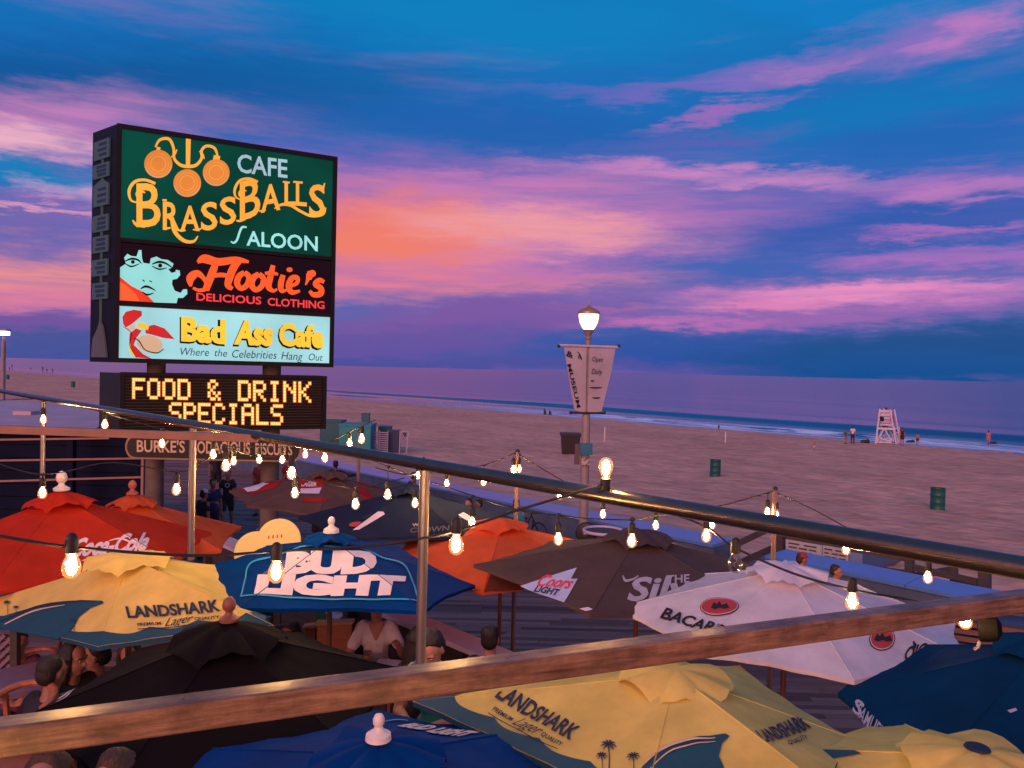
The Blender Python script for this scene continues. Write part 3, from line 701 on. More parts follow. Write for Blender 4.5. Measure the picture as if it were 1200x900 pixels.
# cafe panel
yel = lit('letter_yellow', (246, 200, 62), 1.0, .3)
def K2(pts): return K(pts, 3.75, 90, 340)
BA = [('Bad', (458, 218), (655, 232), (458, 116)), ('Ass', (690, 232), (858, 240), (700, 130)), ('Cafe', (888, 238), (1084, 250), (888, 144))]
sgeo('letter_shadow', pc, dk, [t2(w, *[(K2([q])[0][0] - 1.6, K2([q])[0][1] + 1.4) for q in qs], .07) for w, *qs in BA], .014)
sgeo('lettering', pc, yel, [t2(w, *[K2([q])[0] for q in qs], .05) for w, *qs in BA], .020)
ink = lit('print_ink', (40, 48, 62), .4)
sgeo('lettering', pc, ink, [t2(w, *[K2([q])[0] for q in qs], -.004, .22) for w, *qs in (('Where', (455, 286), (580, 290), (455, 250)), ('the', (605, 290), (660, 293), (605, 256)), ('Celebrities', (682, 296), (878, 302), (682, 260)), ('Hang', (898, 304), (992, 308), (898, 268)), ('Out', (1018, 308), (1080, 311), (1018, 276)))])
# plain emblem at its left: red cap, sweeping red visor and a tan oval
redp = lit('print_red', (198, 40, 44), .9, .4); tan = lit('print_tan', (206, 172, 140), .9, .4)
sgeo('emblem_print', pc, redp, [poly2d(K2([(200, 118), (215, 95), (250, 86), (285, 92), (286, 112), (262, 132), (240, 150), (215, 165), (204, 150)])), poly2d(K2([(300, 160), (340, 152), (385, 168), (430, 216), (380, 210), (330, 196), (302, 190)])), poly2d(K2([(232, 190), (260, 168), (285, 178), (262, 210), (250, 240), (290, 280), (330, 302), (262, 296), (236, 262), (230, 220)]))])
sgeo('emblem_print', pc, tan, [poly2d([(x + (y - 400) * .3, y) for x, y in circ(*K2([(316, 236)])[0], 15, 10.5)]), poly2d(K2([(212, 170), (235, 158), (258, 150), (250, 172), (225, 180)]))], .020)
sgeo('emblem_print', pc, lit('print_yellow', (240, 190, 60), .9, .4), [poly2d(K2([(258, 160), (272, 142), (296, 146), (318, 160), (312, 176), (285, 168)])), poly2d(K2([(232, 225), (240, 262), (258, 292), (240, 285), (228, 250)]))], .023)
sgeo('emblem_print', pc, dk, [ribbon2d(K2([(250, 212, 3), (272, 222, 5), (300, 262, 4), (350, 276, 5), (382, 258, 3)])), ribbon2d(K2([(204, 160, 2), (240, 190, 3), (232, 240, 3), (262, 298, 2)]))], .026)
# side face: little direction plates on a rod
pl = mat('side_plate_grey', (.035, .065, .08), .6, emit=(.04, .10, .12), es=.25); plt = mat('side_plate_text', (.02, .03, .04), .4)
sn2 = -s_ex
def ssd(f, z_, off=.0): return sq(0, z_, -.03) + s_side * (f * SDEP) + s_sn * off
zs = lambda cy: zb + (zt - zb) * (1 - cy)
plates = [(.05, .13), (.15, .21), (.24, .33), (.37, .44), (.46, .53), (.56, .63), (.66, .73)]
for i, (c0, c1) in enumerate(plates):
    za, zb_ = zs(c0), zs(c1); f0, f1 = (.22, .86); mid = (za + zb_) / 2
    poly = [ssd(f0, zb_, .01), ssd(f1, zb_, .01), ssd(f1 + .06, mid, .01) if i % 2 else ssd(f1, mid, .01), ssd(f1, za, .01), ssd(.5, za + (.10 if i == 2 else 0), .01), ssd(f0, za, .01)]
    p = MB(); p.prism(poly, s_sn * .03); o = p.build('side_plate', pl, sign)
    p = MB()
    for r_ in range(3):
        z_ = zb_ + (za - zb_) * (r_ + .8) / 3.6; p.bar(ssd(.32, z_, .045), ssd(.32 + random.uniform(.3, .44), z_, .045), .004, .05)
    tag(p.build('side_text', plt, o), kind='stuff')
p = MB()
for i in range(len(plates)): p.bar(ssd(.53, zs(plates[i][1]), .012), ssd(.53, zs(plates[i + 1][0] if i < 6 else .84), .012), .02, .05, up=s_ex)
p.build('side_rod', pl, sign)
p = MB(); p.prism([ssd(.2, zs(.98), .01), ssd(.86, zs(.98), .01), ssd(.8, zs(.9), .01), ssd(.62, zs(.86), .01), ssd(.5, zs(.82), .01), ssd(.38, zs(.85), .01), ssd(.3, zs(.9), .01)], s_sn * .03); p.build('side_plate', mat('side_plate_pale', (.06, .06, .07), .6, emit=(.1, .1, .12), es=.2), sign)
# posts
postm = mat('sign_post_concrete', (.13, .105, .09), .8, var=.25, vscale=5, bump=.2, bscale=30)
for (x0, x1) in ((172, 195), (311, 333)):
    a_ = (sp(x0, 520) - SO).dot(s_ex); b_ = (sp(x1, 520) - SO).dot(s_ex); w = b_ - a_; c_ = (a_ + b_) / 2
    q = sq(c_, 0, -.45); p = MB(); p.lathe(Vector((q.x, q.y, 0)), [(w / 2, 0), (w / 2, zb)], 20); p.build('post', postm, sign, smooth=True)
# LED message board
led = empty('led_board', sp(250, 506), 'dark electronic message board with glowing amber capital letters below the big sign', 'sign')
zl1, zl0 = (sz(141, 435) + sz(381, 442)) / 2, (sz(141, 502) + sz(381, 506)) / 2
xa = (sp(141, 460) - SO).dot(s_ex); xb = (sp(382, 470) - SO).dot(s_ex)
p = MB(); p.hexa([sq(xa, zl0, -.8), sq(xb, zl0, -.8), sq(xb, zl0, 0), sq(xa, zl0, 0), sq(xa, zl1, -.8), sq(xb, zl1, -.8), sq(xb, zl1, 0), sq(xa, zl1, 0)]); p.build('cabinet', black, led)
p = MB(); b0, b1 = sq(xa - .01, 0, -.04), sq(xa - .01, 0, -.04) + s_side * .8; b2 = b1 + s_ex * .5; p.hexa([Vector((q.x, q.y, z)) for z in (zl0 + .01, zl1 - .01) for q in (b0, b1, b2, b0 + s_ex * .005)]); p.build('side_box', mat('side_box_steel', (.08, .08, .06), .3, metal=.8), led)
p = MB()
for (x0, z0, x1, z1) in ((xa, zl0, xb, zl0 + .06), (xa, zl1 - .06, xb, zl1), (xa, zl0 + .06, xa + .06, zl1 - .06), (xb - .08, zl0 + .06, xb, zl1 - .06)):
    p.hexa([sq(x0, z0, .002), sq(x1, z0, .002), sq(x1, z0, .05), sq(x0, z0, .05), sq(x0, z1, .002), sq(x1, z1, .002), sq(x1, z1, .05), sq(x0, z1, .05)])
p.build('frame', black, led)
lm = mat('led_louvre', (.035, .016, .012), .5); p = MB(); k = 0; z_ = zl0 + .08
while z_ < zl1 - .08:
    p.hexa([sq(xa + .07, z_, .002), sq(xb - .09, z_, .002), sq(xb - .09, z_, .03), sq(xa + .07, z_, .03), sq(xa + .07, z_ + .014, .002), sq(xb - .09, z_ + .014, .002), sq(xb - .09, z_ + .014, .03), sq(xa + .07, z_ + .014, .03)]); z_ += .056
p.build('louvre', lm, led); led.children[-1]['kind'] = 'stuff'
G57 = {'F': '11111 10000 10000 11110 10000 10000 10000', 'O': '01110 10001 10001 10001 10001 10001 01110', 'D': '11110 10001 10001 10001 10001 10001 11110', '&': '01100 10010 10100 01000 10101 10010 01101',
       'R': '11110 10001 10001 11110 10100 10010 10001', 'I': '01110 00100 00100 00100 00100 00100 01110', 'N': '10001 11001 10101 10011 10001 10001 10001', 'K': '10001 10010 10100 11000 10100 10010 10001',
       'S': '01111 10000 10000 01110 00001 00001 11110', 'P': '11110 10001 10001 11110 10000 10000 10000', 'E': '11111 10000 10000 11110 10000 10000 11111', 'C': '01110 10001 10000 10000 10000 10001 01110', 'A': '01110 10001 10001 11111 10001 10001 10001', 'L': '10000 10000 10000 10000 10000 10000 11111'}
e_core = emis('led_core', (1.0, .56, .17), 1.75); e_edge = emis('led_edge', (1.0, .20, .03), .9)
def led_row(s, x0, x1, yt0, yb0, slope):
    n = len(s); cw = (x1 - x0) / (n * 6 - 1)
    for i, ch in enumerate(s):
        if ch == ' ': continue
        rows = G57[ch].split(); mb = MB(); m2 = MB()
        for r_, row in enumerate(rows):
            for c_, on in enumerate(row):
                if on != '1': continue
                X0 = x0 + (i * 6 + c_) * cw; ch_ = (yb0 - yt0) / 7; Y0 = yt0 + r_ * ch_ + (X0 - x0) * slope
                def quad(mb_, gx, gy, off):
                    k = len(mb_.v); mb_.add([sp(X0 + gx, Y0 + ch_ - gy, off), sp(X0 + cw - gx, Y0 + ch_ - gy, off), sp(X0 + cw - gx, Y0 + gy, off), sp(X0 + gx, Y0 + gy, off)], [(0, 1, 2, 3)])
                quad(m2, -.6, -.6, .034 + .0005 * r_ + .00007 * c_); quad(mb, .2, .3, .040)
        o = m2.build('led_letter', e_edge, led); mb.build('led_dots', e_core, o)
led_row('FOOD & DRINK', 155, 364, 443, 467, .022)
led_row('SPECIALS', 198, 331, 471.5, 495.5, .02)
# biscuit shop board
def shape_board(e, pts, off, m, nm):
    p = MB(); p.prism([sp(x, y, off) for x, y in pts], -s_n * .04); return p.build(nm, m, e)
bb = empty('shop_board', sp(250, 537, .1), 'long dark board with rounded ends and pale capital letters under the message board', 'sign')
def stad(x0, y0, x1, y1, r_): return [(x0 + r_ * .6 - r_ * math.cos(R(a_)) * .9, (y0 + y1) / 2 + (y1 - y0) / 2 * math.sin(R(a_))) for a_ in range(-90, 91, 20)][::-1] + [(x1 - r_ * .6 + r_ * math.cos(R(a_)) * .9, (y0 + y1) / 2 + 4 + (y1 - y0) / 2 * math.sin(R(a_))) for a_ in range(-90, 91, 20)]
shape_board(bb, stad(150, 509, 348, 537, 12), .10, mat('board_edge_tan', (.42, .28, .17), .6), 'rim')
shape_board(bb, stad(152, 511, 346, 535, 11.5), .106, mat('board_olive_black', (.035, .030, .022), .6), 'panel')
sgeo('lettering', bb, mat('board_letter_tan', (.62, .40, .26), .6, emit=(.5, .28, .16), es=.25), [t2("BURKE'S", (160, 528.5), (216, 529.5), (160, 514.5), .02), t2('BODACIOUS', (224, 530), (292, 531.5), (224, 515.5), .02), t2('BISCUITS', (298, 531.5), (341, 533), (298, 518), .02)], .114)

# ================================================================== umbrellas
UMB = []; dip = .045
def cloth(name, rgb, transl=.22): return mat(name, rgb, .9, var=.17, vscale=2.6, bump=.30, bscale=7, transl=transl, spec=.07)
polewood = mat('umbrella_pole_wood', (.16, .07, .045), .5, var=.25, stretch=(6, 6, 1))
alu = mat('umbrella_pole_grey', (.30, .28, .28), .4, metal=.5)
white_pl = mat('finial_white', (.72, .68, .66), .4)
ribm = mat('rib_wood', (.10, .05, .035), .5)
def umbrella(px, py, D, Rr, n, yaw, drop, label, mats, vent=None, finial=None, floor=PATIO_Z, pole=None, sag=.02, tilt=(0, 0), valance=0, group='market umbrellas over the tables', ventr=.30, vh=.07, fix=None, hem=None):
    A = P(px, py, D); e = empty('umbrella', (A.x, A.y, floor), label, 'umbrella', group)
    T = Matrix.Rotation(R(tilt[0]), 3, 'X') @ Matrix.Rotation(R(tilt[1]), 3, 'Y')
    cor = [A + T @ Vector((Rr * math.cos(R(yaw + 360 / n * k)), Rr * math.sin(R(yaw + 360 / n * k)), -drop)) for k in range(n)]
    for k_, (x_, y_) in (fix or {}).items(): cor[k_] = P(x_, y_, cor[k_].y)
    panels = []
    mb = MB(); gs = 14; hb = MB()
    mlist = mats if isinstance(mats, list) else [mats]
    for k in range(n):
        c0, c1 = cor[k], cor[(k + 1) % n]; nrm = (c0 - A).cross(c1 - A).normalized()
        if nrm.z < 0: nrm = -nrm
        panels.append((A, c0, c1, nrm))
        vs = []; fs = []
        for i in range(gs + 1):
            t_ = .06 + .94 * i / gs
            for j in range(gs + 1):
                s_ = j / gs; q = A + ((c0 - A) * (1 - s_) + (c1 - A) * s_) * t_ * (1 - dip * math.sin(math.pi * s_) * t_ ** 2)
                vs.append(q - nrm * sagf(s_, t_, sag, k))
        for i in range(gs):
            for j in range(gs): a_ = i * (gs + 1) + j; fs.append((a_, a_ + 1, a_ + gs + 2, a_ + gs + 1))
        mb.add(vs, fs, k % len(mlist))
        # hem turned down
        hv = []; 
        for j in range(gs + 1):
            s_ = j / gs; q = A + ((c0 - A) * (1 - s_) + (c1 - A) * s_) * (1 - dip * math.sin(math.pi * s_)) - nrm * sagf(s_, 1, sag, k); hv += [q, q + Vector((0, 0, -.03 - valance * (1 + .08 * math.sin(s_ * 25))))]
        hb.add(hv, [(2 * j, 2 * j + 2, 2 * j + 3, 2 * j + 1) for j in range(gs)])
    me = bpy.data.meshes.new('canopy'); me.from_pydata([v - ORG[e.name] for v in mb.v], [], mb.f); me.polygons.foreach_set('material_index', mb.mi); me.polygons.foreach_set('use_smooth', [True] * len(mb.f))
    can = link('canopy', me, e, mlist)
    hb.build('hem', hem or mlist[0], can)
    # seams
    p = MB()
    for c in cor: p.tube([A.lerp(c, .06) + Vector((0, 0, .0)), c + Vector((0, 0, .0))], .005, 5)
    p.build('seam', mlist[0], can)
    # vent cap: small pyramid whose edge lifts between the ribs
    vm = vent or mlist[0]; p = MB(); vr = ventr; lift = .03
    top = A + T @ Vector((0, 0, vh)); ring = []; m_ = 6
    for k in range(n):
        for j in range(m_):
            s_ = j / m_; a0 = R(yaw + 360 / n * k); a1 = R(yaw + 360 / n * (k + 1))
            q0 = Vector((math.cos(a0), math.sin(a0), 0)) * vr; q1 = Vector((math.cos(a1), math.sin(a1), 0)) * vr
            q = q0.lerp(q1, s_) * (1 + .05 * math.sin(math.pi * s_)); q.z = -drop * q.length / Rr + lift + .045 * math.sin(math.pi * s_) * (1 + .5 * math.sin(k * 2.3 + px)) + .01 * math.sin(s_ * 19 + k)
            ring.append(A + T @ q)
    nn = len(ring); mid = [top.lerp(q, .5) + Vector((0, 0, .012)) for q in ring]
    p.add([top] + mid + ring, [(0, 1 + i, 1 + (i + 1) % nn) for i in range(nn)] + [(1 + i, 1 + nn + i, 1 + nn + (i + 1) % nn, 1 + (i + 1) % nn) for i in range(nn)])
    p.build('vent_cap', vm, can, smooth='all')
    pm_ = pole or polewood
    p = MB(); p.tube([Vector((A.x, A.y, floor)), A + Vector((0, 0, vh * .8))], .024, 10); p.build('pole', pm_, e, smooth=True)
    for c in cor:
        p = MB(); p.bar(A + (c - A) * .05 - Vector((0, 0, .035)), A + (c - A) * .98 - Vector((0, 0, .035)), .018, .022); r_ = p.build('rib', ribm, e)
        p = MB(); p.bar(Vector((A.x, A.y, A.z - .62)) + (c - A) * .02, A + (c - A) * .52 - Vector((0, 0, .05)), .014, .018); p.build('strut', ribm, r_)
    p = MB(); p.lathe(Vector((A.x, A.y, floor)), [(.26, 0), (.26, .05), (.10, .09), (.04, .12), (.04, .3)], 20); p.build('base', mat('base_iron', (.03, .03, .03), .6), e, smooth=True)
    if finial:
        fm, sc = finial
        prof = [(.050, 0), (.052, .015), (.022, .035), (.018, .05), (.030, .062), (.036, .085), (.030, .11), (.016, .125), (.003, .132)]
        if sc < 0: prof = [(.075, 0), (.07, .03), (.03, .055), (.022, .075), (.032, .09), (.034, .115), (.022, .14), (.004, .148)]; sc = -sc
        p = MB(); p.lathe(top - Vector((0, 0, .004)), [(a_ * sc, b_ * sc) for a_, b_ in prof], 16); p.build('finial', fm, e, smooth=True)
    U = dict(e=e, can=can, A=A, cor=cor, panels=panels, sag=sag, n=n); UMB.append(U); return U
def sagf(s_, t_, sag, k):
    return sag * math.sin(math.pi * s_) * t_ ** 1.3 + (.006 * math.sin(s_ * 9 + k * 2.1) * math.sin(t_ * 7 + k) * t_ + .004 * math.sin(s_ * 23 + t_ * 5 + k * 1.3) * t_ ** 2) * min(1, 6 * s_, 6 * (1 - s_))
def bary(q, pn):
    A, c0, c1, nrm = pn; a, b = c0 - A, c1 - A; v = q - A
    aa, bb_, ab = a.dot(a), b.dot(b), a.dot(b); va, vb = v.dot(a), v.dot(b); dn = aa * bb_ - ab * ab
    return (bb_ * va - ab * vb) / dn, (aa * vb - ab * va) / dn
def hitpanel(U, px, py):
    best = None; d = ray(px, py)
    for k, pn in enumerate(U['panels']):
        A, c0, c1, nrm = pn
        if d.dot(nrm) >= 0: continue
        q = on_plane(px, py, A, nrm); x, y = bary(q, pn); ex = max(-x, -y, x + y - 1)
        if best is None or ex < best[0]: best = (ex, k)
    return best[1]
def on_canopy(U, k, vs, fs, name, m, off=.006, clip=True):
    """lay a flat pattern (3D points on the panel's plane) on the cloth of panel k"""
    A, c0, c1, nrm = U['panels'][k]
    bm = bmesh.new(); bv = [bm.verts.new(v) for v in vs]
    for f in fs:
        try: bm.faces.new([bv[i] for i in f])
        except ValueError: pass
    def cut(co, no, clear=False):
        bmesh.ops.bisect_plane(bm, geom=bm.verts[:] + bm.edges[:] + bm.faces[:], plane_co=co, plane_no=no, clear_outer=clear)
    if clip:
        cen = (A + c0 + c1) / 3
        for a_, b_ in ((A, c0), (A, c1), (c0, c1)):
            nn = (b_ - a_).cross(nrm).normalized()
            if (cen - a_).dot(nn) > 0: nn = -nn
            cut(a_ + nn * -.004, nn, True)
    ex = (c1 - c0).normalized(); ey = nrm.cross(ex)
    for i in range(-9, 10): cut((c0 + c1) / 2 + ex * i * .13, ex)
    for i in range(0, 12): cut(A - ey * 0 + (((c0 + c1) / 2 - A).normalized()) * i * .13, ((c0 + c1) / 2 - A).normalized())
    P0 = ORG[U['e'].name]
    if not bm.faces: bm.free(); return None
    for v in bm.verts:
        x, y = bary(v.co, U['panels'][k]); t_ = x + y; s_ = y / t_ if t_ > 1e-4 else 0
        s_ = max(0, min(1, s_)); t_ = max(0, min(1, t_))
        v.co = v.co + nrm * (off - sagf(s_, t_, U['sag'], k)) - P0
    me = bpy.data.meshes.new(name); bm.to_mesh(me); bm.free()
    o = link(name, me, U['can'], m); return o
WRAP = 0
def up_poly(U, pts, name, m, off=.006, at=None, geo=None, clip=True):
    k = hitpanel(U, *(at or (sum(q[0] for q in pts) / len(pts), sum(q[1] for q in pts) / len(pts))))
    if geo is None: geo = poly2d([q[:2] for q in pts])
    if WRAP:        # the print runs on over the seam on to the neighbouring panels
        for k2 in ((k + 1) % U['n'], (k - 1) % U['n']):
            A, _, _, nrm = U['panels'][k2]
            if all(ray(x, y).dot(nrm) < -.02 for x, y in geo[0]): on_canopy(U, k2, [on_plane(x, y, A, nrm) for x, y in geo[0]], geo[1], name, m, off, True)
    A, _, _, nrm = U['panels'][k]
    return on_canopy(U, k, [on_plane(x, y, A, nrm) for x, y in geo[0]], geo[1], name, m, off, clip)
def up_text(U, s, bl, br, tl, m, bold=.02, shear=0, name='lettering', off=.009, at=None, space=1., clip=True):
    g = t2(s, bl, br, tl, bold, shear, space); o = None
    for q in islands(text_geo(s, bold, shear, space)):
        ex = (br[0] - bl[0], br[1] - bl[1]); ey = (tl[0] - bl[0], tl[1] - bl[1])
        q = ([(bl[0] + ex[0] * x + ey[0] * y, bl[1] + ex[1] * x + ey[1] * y) for x, y in q[0]], q[1])
        o = up_poly(U, None, 'letter' if name == 'lettering' else name, m, off, at or ((br[0] + tl[0]) / 2, (br[1] + tl[1]) / 2), q, clip)
    return o
def up_rib(U, pts, name, m, off=.009, at=None):
    g = ribbon2d(pts); return up_poly(U, None, name, m, off, at or (sum(q[0] for q in pts) / len(pts), sum(q[1] for q in pts) / len(pts)), g)
def rim_band(U, k, t0, m, amp=.03, waves=6, off=.005, name='border'):
    """a wavy coloured border along the rim of panel k"""
    A, c0, c1, nrm = U['panels'][k]; n_ = 40; vs = []; fs = []
    for i in range(n_ + 1):
        s_ = i / n_; t_ = t0 + amp * abs(math.sin(s_ * math.pi * waves)) - amp * .5
        ed_ = 1 - dip * math.sin(math.pi * s_)
        for tt in (t_, (t_ + ed_) / 2, ed_): vs.append(A + ((c0 - A) * (1 - s_) + (c1 - A) * s_) * tt)
        if i: a_ = 3 * i; fs += [(a_ - 3, a_, a_ + 1, a_ - 2), (a_ - 2, a_ + 1, a_ + 2, a_ - 1)]
    return on_canopy(U, k, vs, fs, name, m, off, clip=False)

c_red = cloth('cloth_cola_red', (.60, .045, .022), .35); c_org = cloth('cloth_orange_red', (.82, .14, .05), .35)
c_yel = cloth('cloth_yellow', (.80, .63, .18), .25); c_blue = cloth('cloth_royal_blue', (.0, .045, .22), .2); c_black = cloth('cloth_black', (.008, .006, .007), .03)
c_gray = cloth('cloth_grey_brown', (.092, .064, .060), .1); c_white = cloth('cloth_white', (.80, .75, .77), .25); c_navy = cloth('cloth_navy', (.002, .042, .10), .1)
c_dnavy = cloth('cloth_dark_navy', (.016, .026, .06), .1); c_brown = cloth('cloth_brown', (.15, .085, .07), .2); c_tan = cloth('cloth_spice', (.46, .03, .03), .2)
pr_white = mat('print_white', (.70, .62, .70), .8, var=.06); pr_navy = mat('print_navy', (.006, .020, .055), .8); pr_teal = mat('print_teal', (.001, .058, .10), .8, var=.15); pr_cyan = mat('print_cyan', (.02, .28, .55), .8)
pr_grey = mat('print_grey', (.42, .40, .44), .8); pr_red = mat('cloth_print_red', (.48, .045, .04), .8); pr_ice = mat('print_ice', (.42, .50, .72), .8); pr_black = mat('print_black', (.012, .01, .012), .8); pr_cream = mat('print_cream', (.62, .42, .30), .8)
wfin = (white_pl, 1.0); bfin = (white_pl, -1.0)

# far row on the boardwalk (beyond the low wall), then the patio
BWG = 'umbrellas over the tables'
U1 = umbrella(385, 557, 12.0, 1.46, 8, 10, .34, 'brown, red and white patterned umbrella behind the dark navy one', c_brown, floor=0, tilt=(0, 4))
WRAP = 1
for (pts, m_, nm) in (
    ([(276, 573), (300, 563), (330, 560), (322, 572), (296, 578)], c_tan, 'red_patch'), ([(284, 572), (303, 566), (316, 566), (300, 575), (290, 576)], pr_white, 'white_patch'),
    ([(300, 563), (332, 560), (326, 569), (305, 573)], c_tan, 'red_patch'), ([(350, 563), (380, 561), (380, 571), (353, 573)], c_tan, 'red_patch'), ([(352, 573), (377, 572), (374, 579), (352, 578)], pr_white, 'white_patch'),
    ([(383, 555), (398, 555), (402, 563), (384, 562)], c_tan, 'red_patch'), ([(385, 556), (397, 555), (400, 559), (388, 559)], pr_white, 'white_patch'),
    ([(408, 553), (428, 560), (446, 570), (424, 570)], c_tan, 'red_patch'), ([(410, 556), (426, 561), (432, 566), (418, 564)], pr_white, 'white_patch'),
    ([(414, 572), (426, 570), (440, 584), (428, 586)], c_tan, 'red_patch'), ([(356, 583), (384, 584), (382, 588), (357, 588)], c_tan, 'red_patch')):
    up_poly(U1, pts, nm, m_, .008 if m_ is c_tan else .012)
WRAP = 0
up_text(U1, 'LAGER', (353, 570.5), (371, 570), (354, 565.5), pr_white, .04, off=.013)
U2 = umbrella(478, 574, 9.9, 1.38, 6, 6, .36, 'dark navy umbrella with a white label patch, behind the chrome rail post', c_dnavy, floor=0)
up_poly(U2, [(402, 617), (412, 622), (421, 621), (451, 603), (449, 600), (436, 600)], 'label_patch', pr_white, .008)
up_poly(U2, circ(417, 615, 8, 3.4), 'label_patch', pr_red, .013, at=(425, 612)); up_poly(U2, [(424, 607), (436, 602), (443, 602), (430, 610)], 'label_patch', pr_black, .013, at=(425, 612))
up_poly(U2, [(537, 603), (543, 600), (554, 606), (549, 611)], 'label_patch', pr_white, .008); up_poly(U2, [(556, 613), (561, 611), (566, 616), (562, 619)], 'label_patch', pr_white, .008)
up_text(U2, 'WC', (483, 616.5), (496, 616), (483, 613), pr_grey, .03); up_text(U2, 'CROWN', (480, 624), (526, 622), (481, 618), mat('print_dim', (.12, .12, .13), .8), .02); up_text(U2, 'ROYAL', (508, 629), (527, 628.5), (508, 626), pr_grey, .03)
U3 = umbrella(588, 614, 8.9, 1.47, 6, 24, .38, 'orange red umbrella between the blue lettered one and the grey brown one', c_org, floor=0, ventr=.34)
up_poly(U3, [(575, 672), (564, 703), (596, 703), (700, 700), (700, 660)], 'dark_panel', cloth('cloth_dark_red', (.13, .035, .03), .1), .004, at=(600, 690))
up_text(U3, 'BACARDI', (592, 701), (650, 700), (592, 691), mat('print_wine', (.30, .13, .12), .8), .03, at=(600, 695))
U4 = umbrella(748, 628, 7.65, 1.56, 6, 5, .37, 'grey brown umbrella with a silver script name, beside the white umbrella', c_gray, floor=0, fix={3: (555, 662), 4: (692, 721)}, ventr=.38)
up_poly(U4, [(606, 686), (676, 665), (669, 678), (677, 678), (661, 705)], 'mountain_print', pr_ice, .008)
up_text(U4, 'Coors', (628, 685), (668, 690), (636, 672), mat('print_bright_red', (.75, .04, .06), .8), .02, .35, off=.013, at=(650, 690)); up_text(U4, 'LIGHT', (625, 691.5), (653, 698), (629, 684.5), pr_navy, .03, .1, off=.013, at=(650, 690))
up_poly(U4, [(679, 714), (689, 712), (695, 715), (687, 717)], 'bullet_print', pr_white, .008)
up_text(U4, 'Silver', (735, 703), (856, 696), (738, 677), pr_grey, .03, .15); up_rib(U4, [(730, 675, 1.5), (733, 681, 3), (742, 679, 2), (748, 675, 1.5)], 'lettering', pr_grey, at=(760, 690))
up_text(U4, 'THE', (781, 682.5), (808, 682), (781, 673.5), pr_grey, .02, at=(760, 690))
U5 = umbrella(922, 667, 6.45, 1.42, 8, -2, .37, 'white umbrella with black capital letters and red oval emblems', c_white, floor=0, ventr=.34, vh=.05)
WRAP = 1; up_text(U5, 'BACARDI', (773, 722), (852, 748), (781, 711), pr_black, .03); WRAP = 0
for (cx, cy, rx, ry, at) in ((843, 711, 23, 11, (843, 711)), (1034, 748, 15, 13, (1034, 748))):
    up_poly(U5, circ(cx, cy, rx, ry), 'emblem_edge', pr_black, .008, at=at); up_poly(U5, circ(cx, cy, rx - 1, ry - .8), 'emblem_edge', pr_white, .011, at=at); up_poly(U5, circ(cx, cy, rx - 1.8, ry - 1.6), 'emblem', pr_red, .014, at=at)
    up_poly(U5, [(cx - 6, cy - 5), (cx - 3, cy - 2), (cx, cy - 6), (cx + 3, cy - 1), (cx + 9, cy - 3), (cx + 12, cy + 3), (cx + 5, cy + 4), (cx + 1, cy + 2), (cx - 5, cy + 4), (cx - 10, cy + 2)], 'emblem_bat', pr_black, .018, at=at)
up_text(U5, 'OJO', (1060, 772), (1086, 767), (1062, 758), pr_black, .03, .2); up_rib(U5, [(1070, 752, 1), (1072, 757, 4), (1070, 762, 1)], 'flame_print', pr_black)
# patio umbrellas
U6 = umbrella(155, 586, 9.0, 1.30, 6, -20, .46, 'smaller orange red umbrella with a clay finial, second from the left edge', c_org, finial=(mat('finial_clay', (.45, .12, .08), .6), 1.3))
U7 = umbrella(72, 582, 8.0, 1.55, 6, -20, .56, 'big red umbrella with white script lettering and a white finial at the left edge', c_red, finial=(white_pl, 1.55), ventr=.36)
WRAP = 1; up_text(U7, 'Coca-Cola', (82, 652), (172, 644), (87, 631), pr_white, .035, .4); WRAP = 0; up_rib(U7, [(82, 640, 1), (78, 650, 2), (84, 655, 2), (92, 648, 1)], 'lettering', pr_white, at=(120, 650)); up_rib(U7, [(96, 657, 1), (112, 652, 2), (140, 646, 2.2), (168, 640, 1)], 'lettering', pr_white, at=(120, 650), off=.012); up_rib(U7, [(128, 634, 1), (142, 632, 2), (156, 637, 2), (168, 634, 1.5)], 'lettering', pr_white, at=(120, 650), off=.012)
U8 = umbrella(388, 632, 7.15, 1.34, 6, 13, .31, 'royal blue umbrella with big white block letters in a pale blue outline', c_blue, fix={0: (557, 686), 3: (222, 668), 4: (281, 713), 5: (497, 716)}, finial=bfin, ventr=.26)
WRAP = 1
up_rib(U8, [(282, 699, 1.8), (287, 679, 1.8), (293, 660, 1.8), (318, 653, 1.8)], 'outline', pr_cyan, at=(390, 690)); up_rib(U8, [(318, 653, 1.8), (340, 646, 1.8), (362, 640, 1.8), (400, 642, 1.8), (424, 643, 1.8), (448, 654, 1.8), (476, 665, 1.8), (492, 708, 1.8)], 'outline', pr_cyan, at=(390, 690)); WRAP = 1
up_rib(U8, [(282, 699, 1.8), (300, 698, 1.8), (390, 701, 1.8), (478, 703, 1.8), (492, 708, 1.8)], 'outline', pr_cyan, at=(390, 690))
up_text(U8, 'BUD', (333, 671), (440, 670), (336, 647.5), pr_white, .075, at=(390, 690)); up_text(U8, 'LIGHT', (298, 694.5), (472, 696), (302, 674), pr_white, .075, at=(390, 690))
up_poly(U8, [(318, 664), (334, 656), (334, 672), (322, 674), (312, 680), (300, 678)], 'letter_swash', mat('print_mauve', (.09, .07, .26), .8), .007, at=(390, 690))
WRAP = 0
U9 = umbrella(152, 654, 6.4, 1.38, 6, -17, .33, 'yellow umbrella with dark block letters and a blue wave border at the left edge', c_yel, ventr=.36, vh=.04, hem=pr_teal, fix={3: (-70, 722), 4: (115, 758), 5: (320, 733)})
U10 = umbrella(268, 740, 4.7, 1.12, 6, 23, .38, 'black umbrella with a brown turned finial in front of the yellow one', c_black, finial=(mat('finial_brown', (.24, .09, .05), .5), 1.15), ventr=.36)
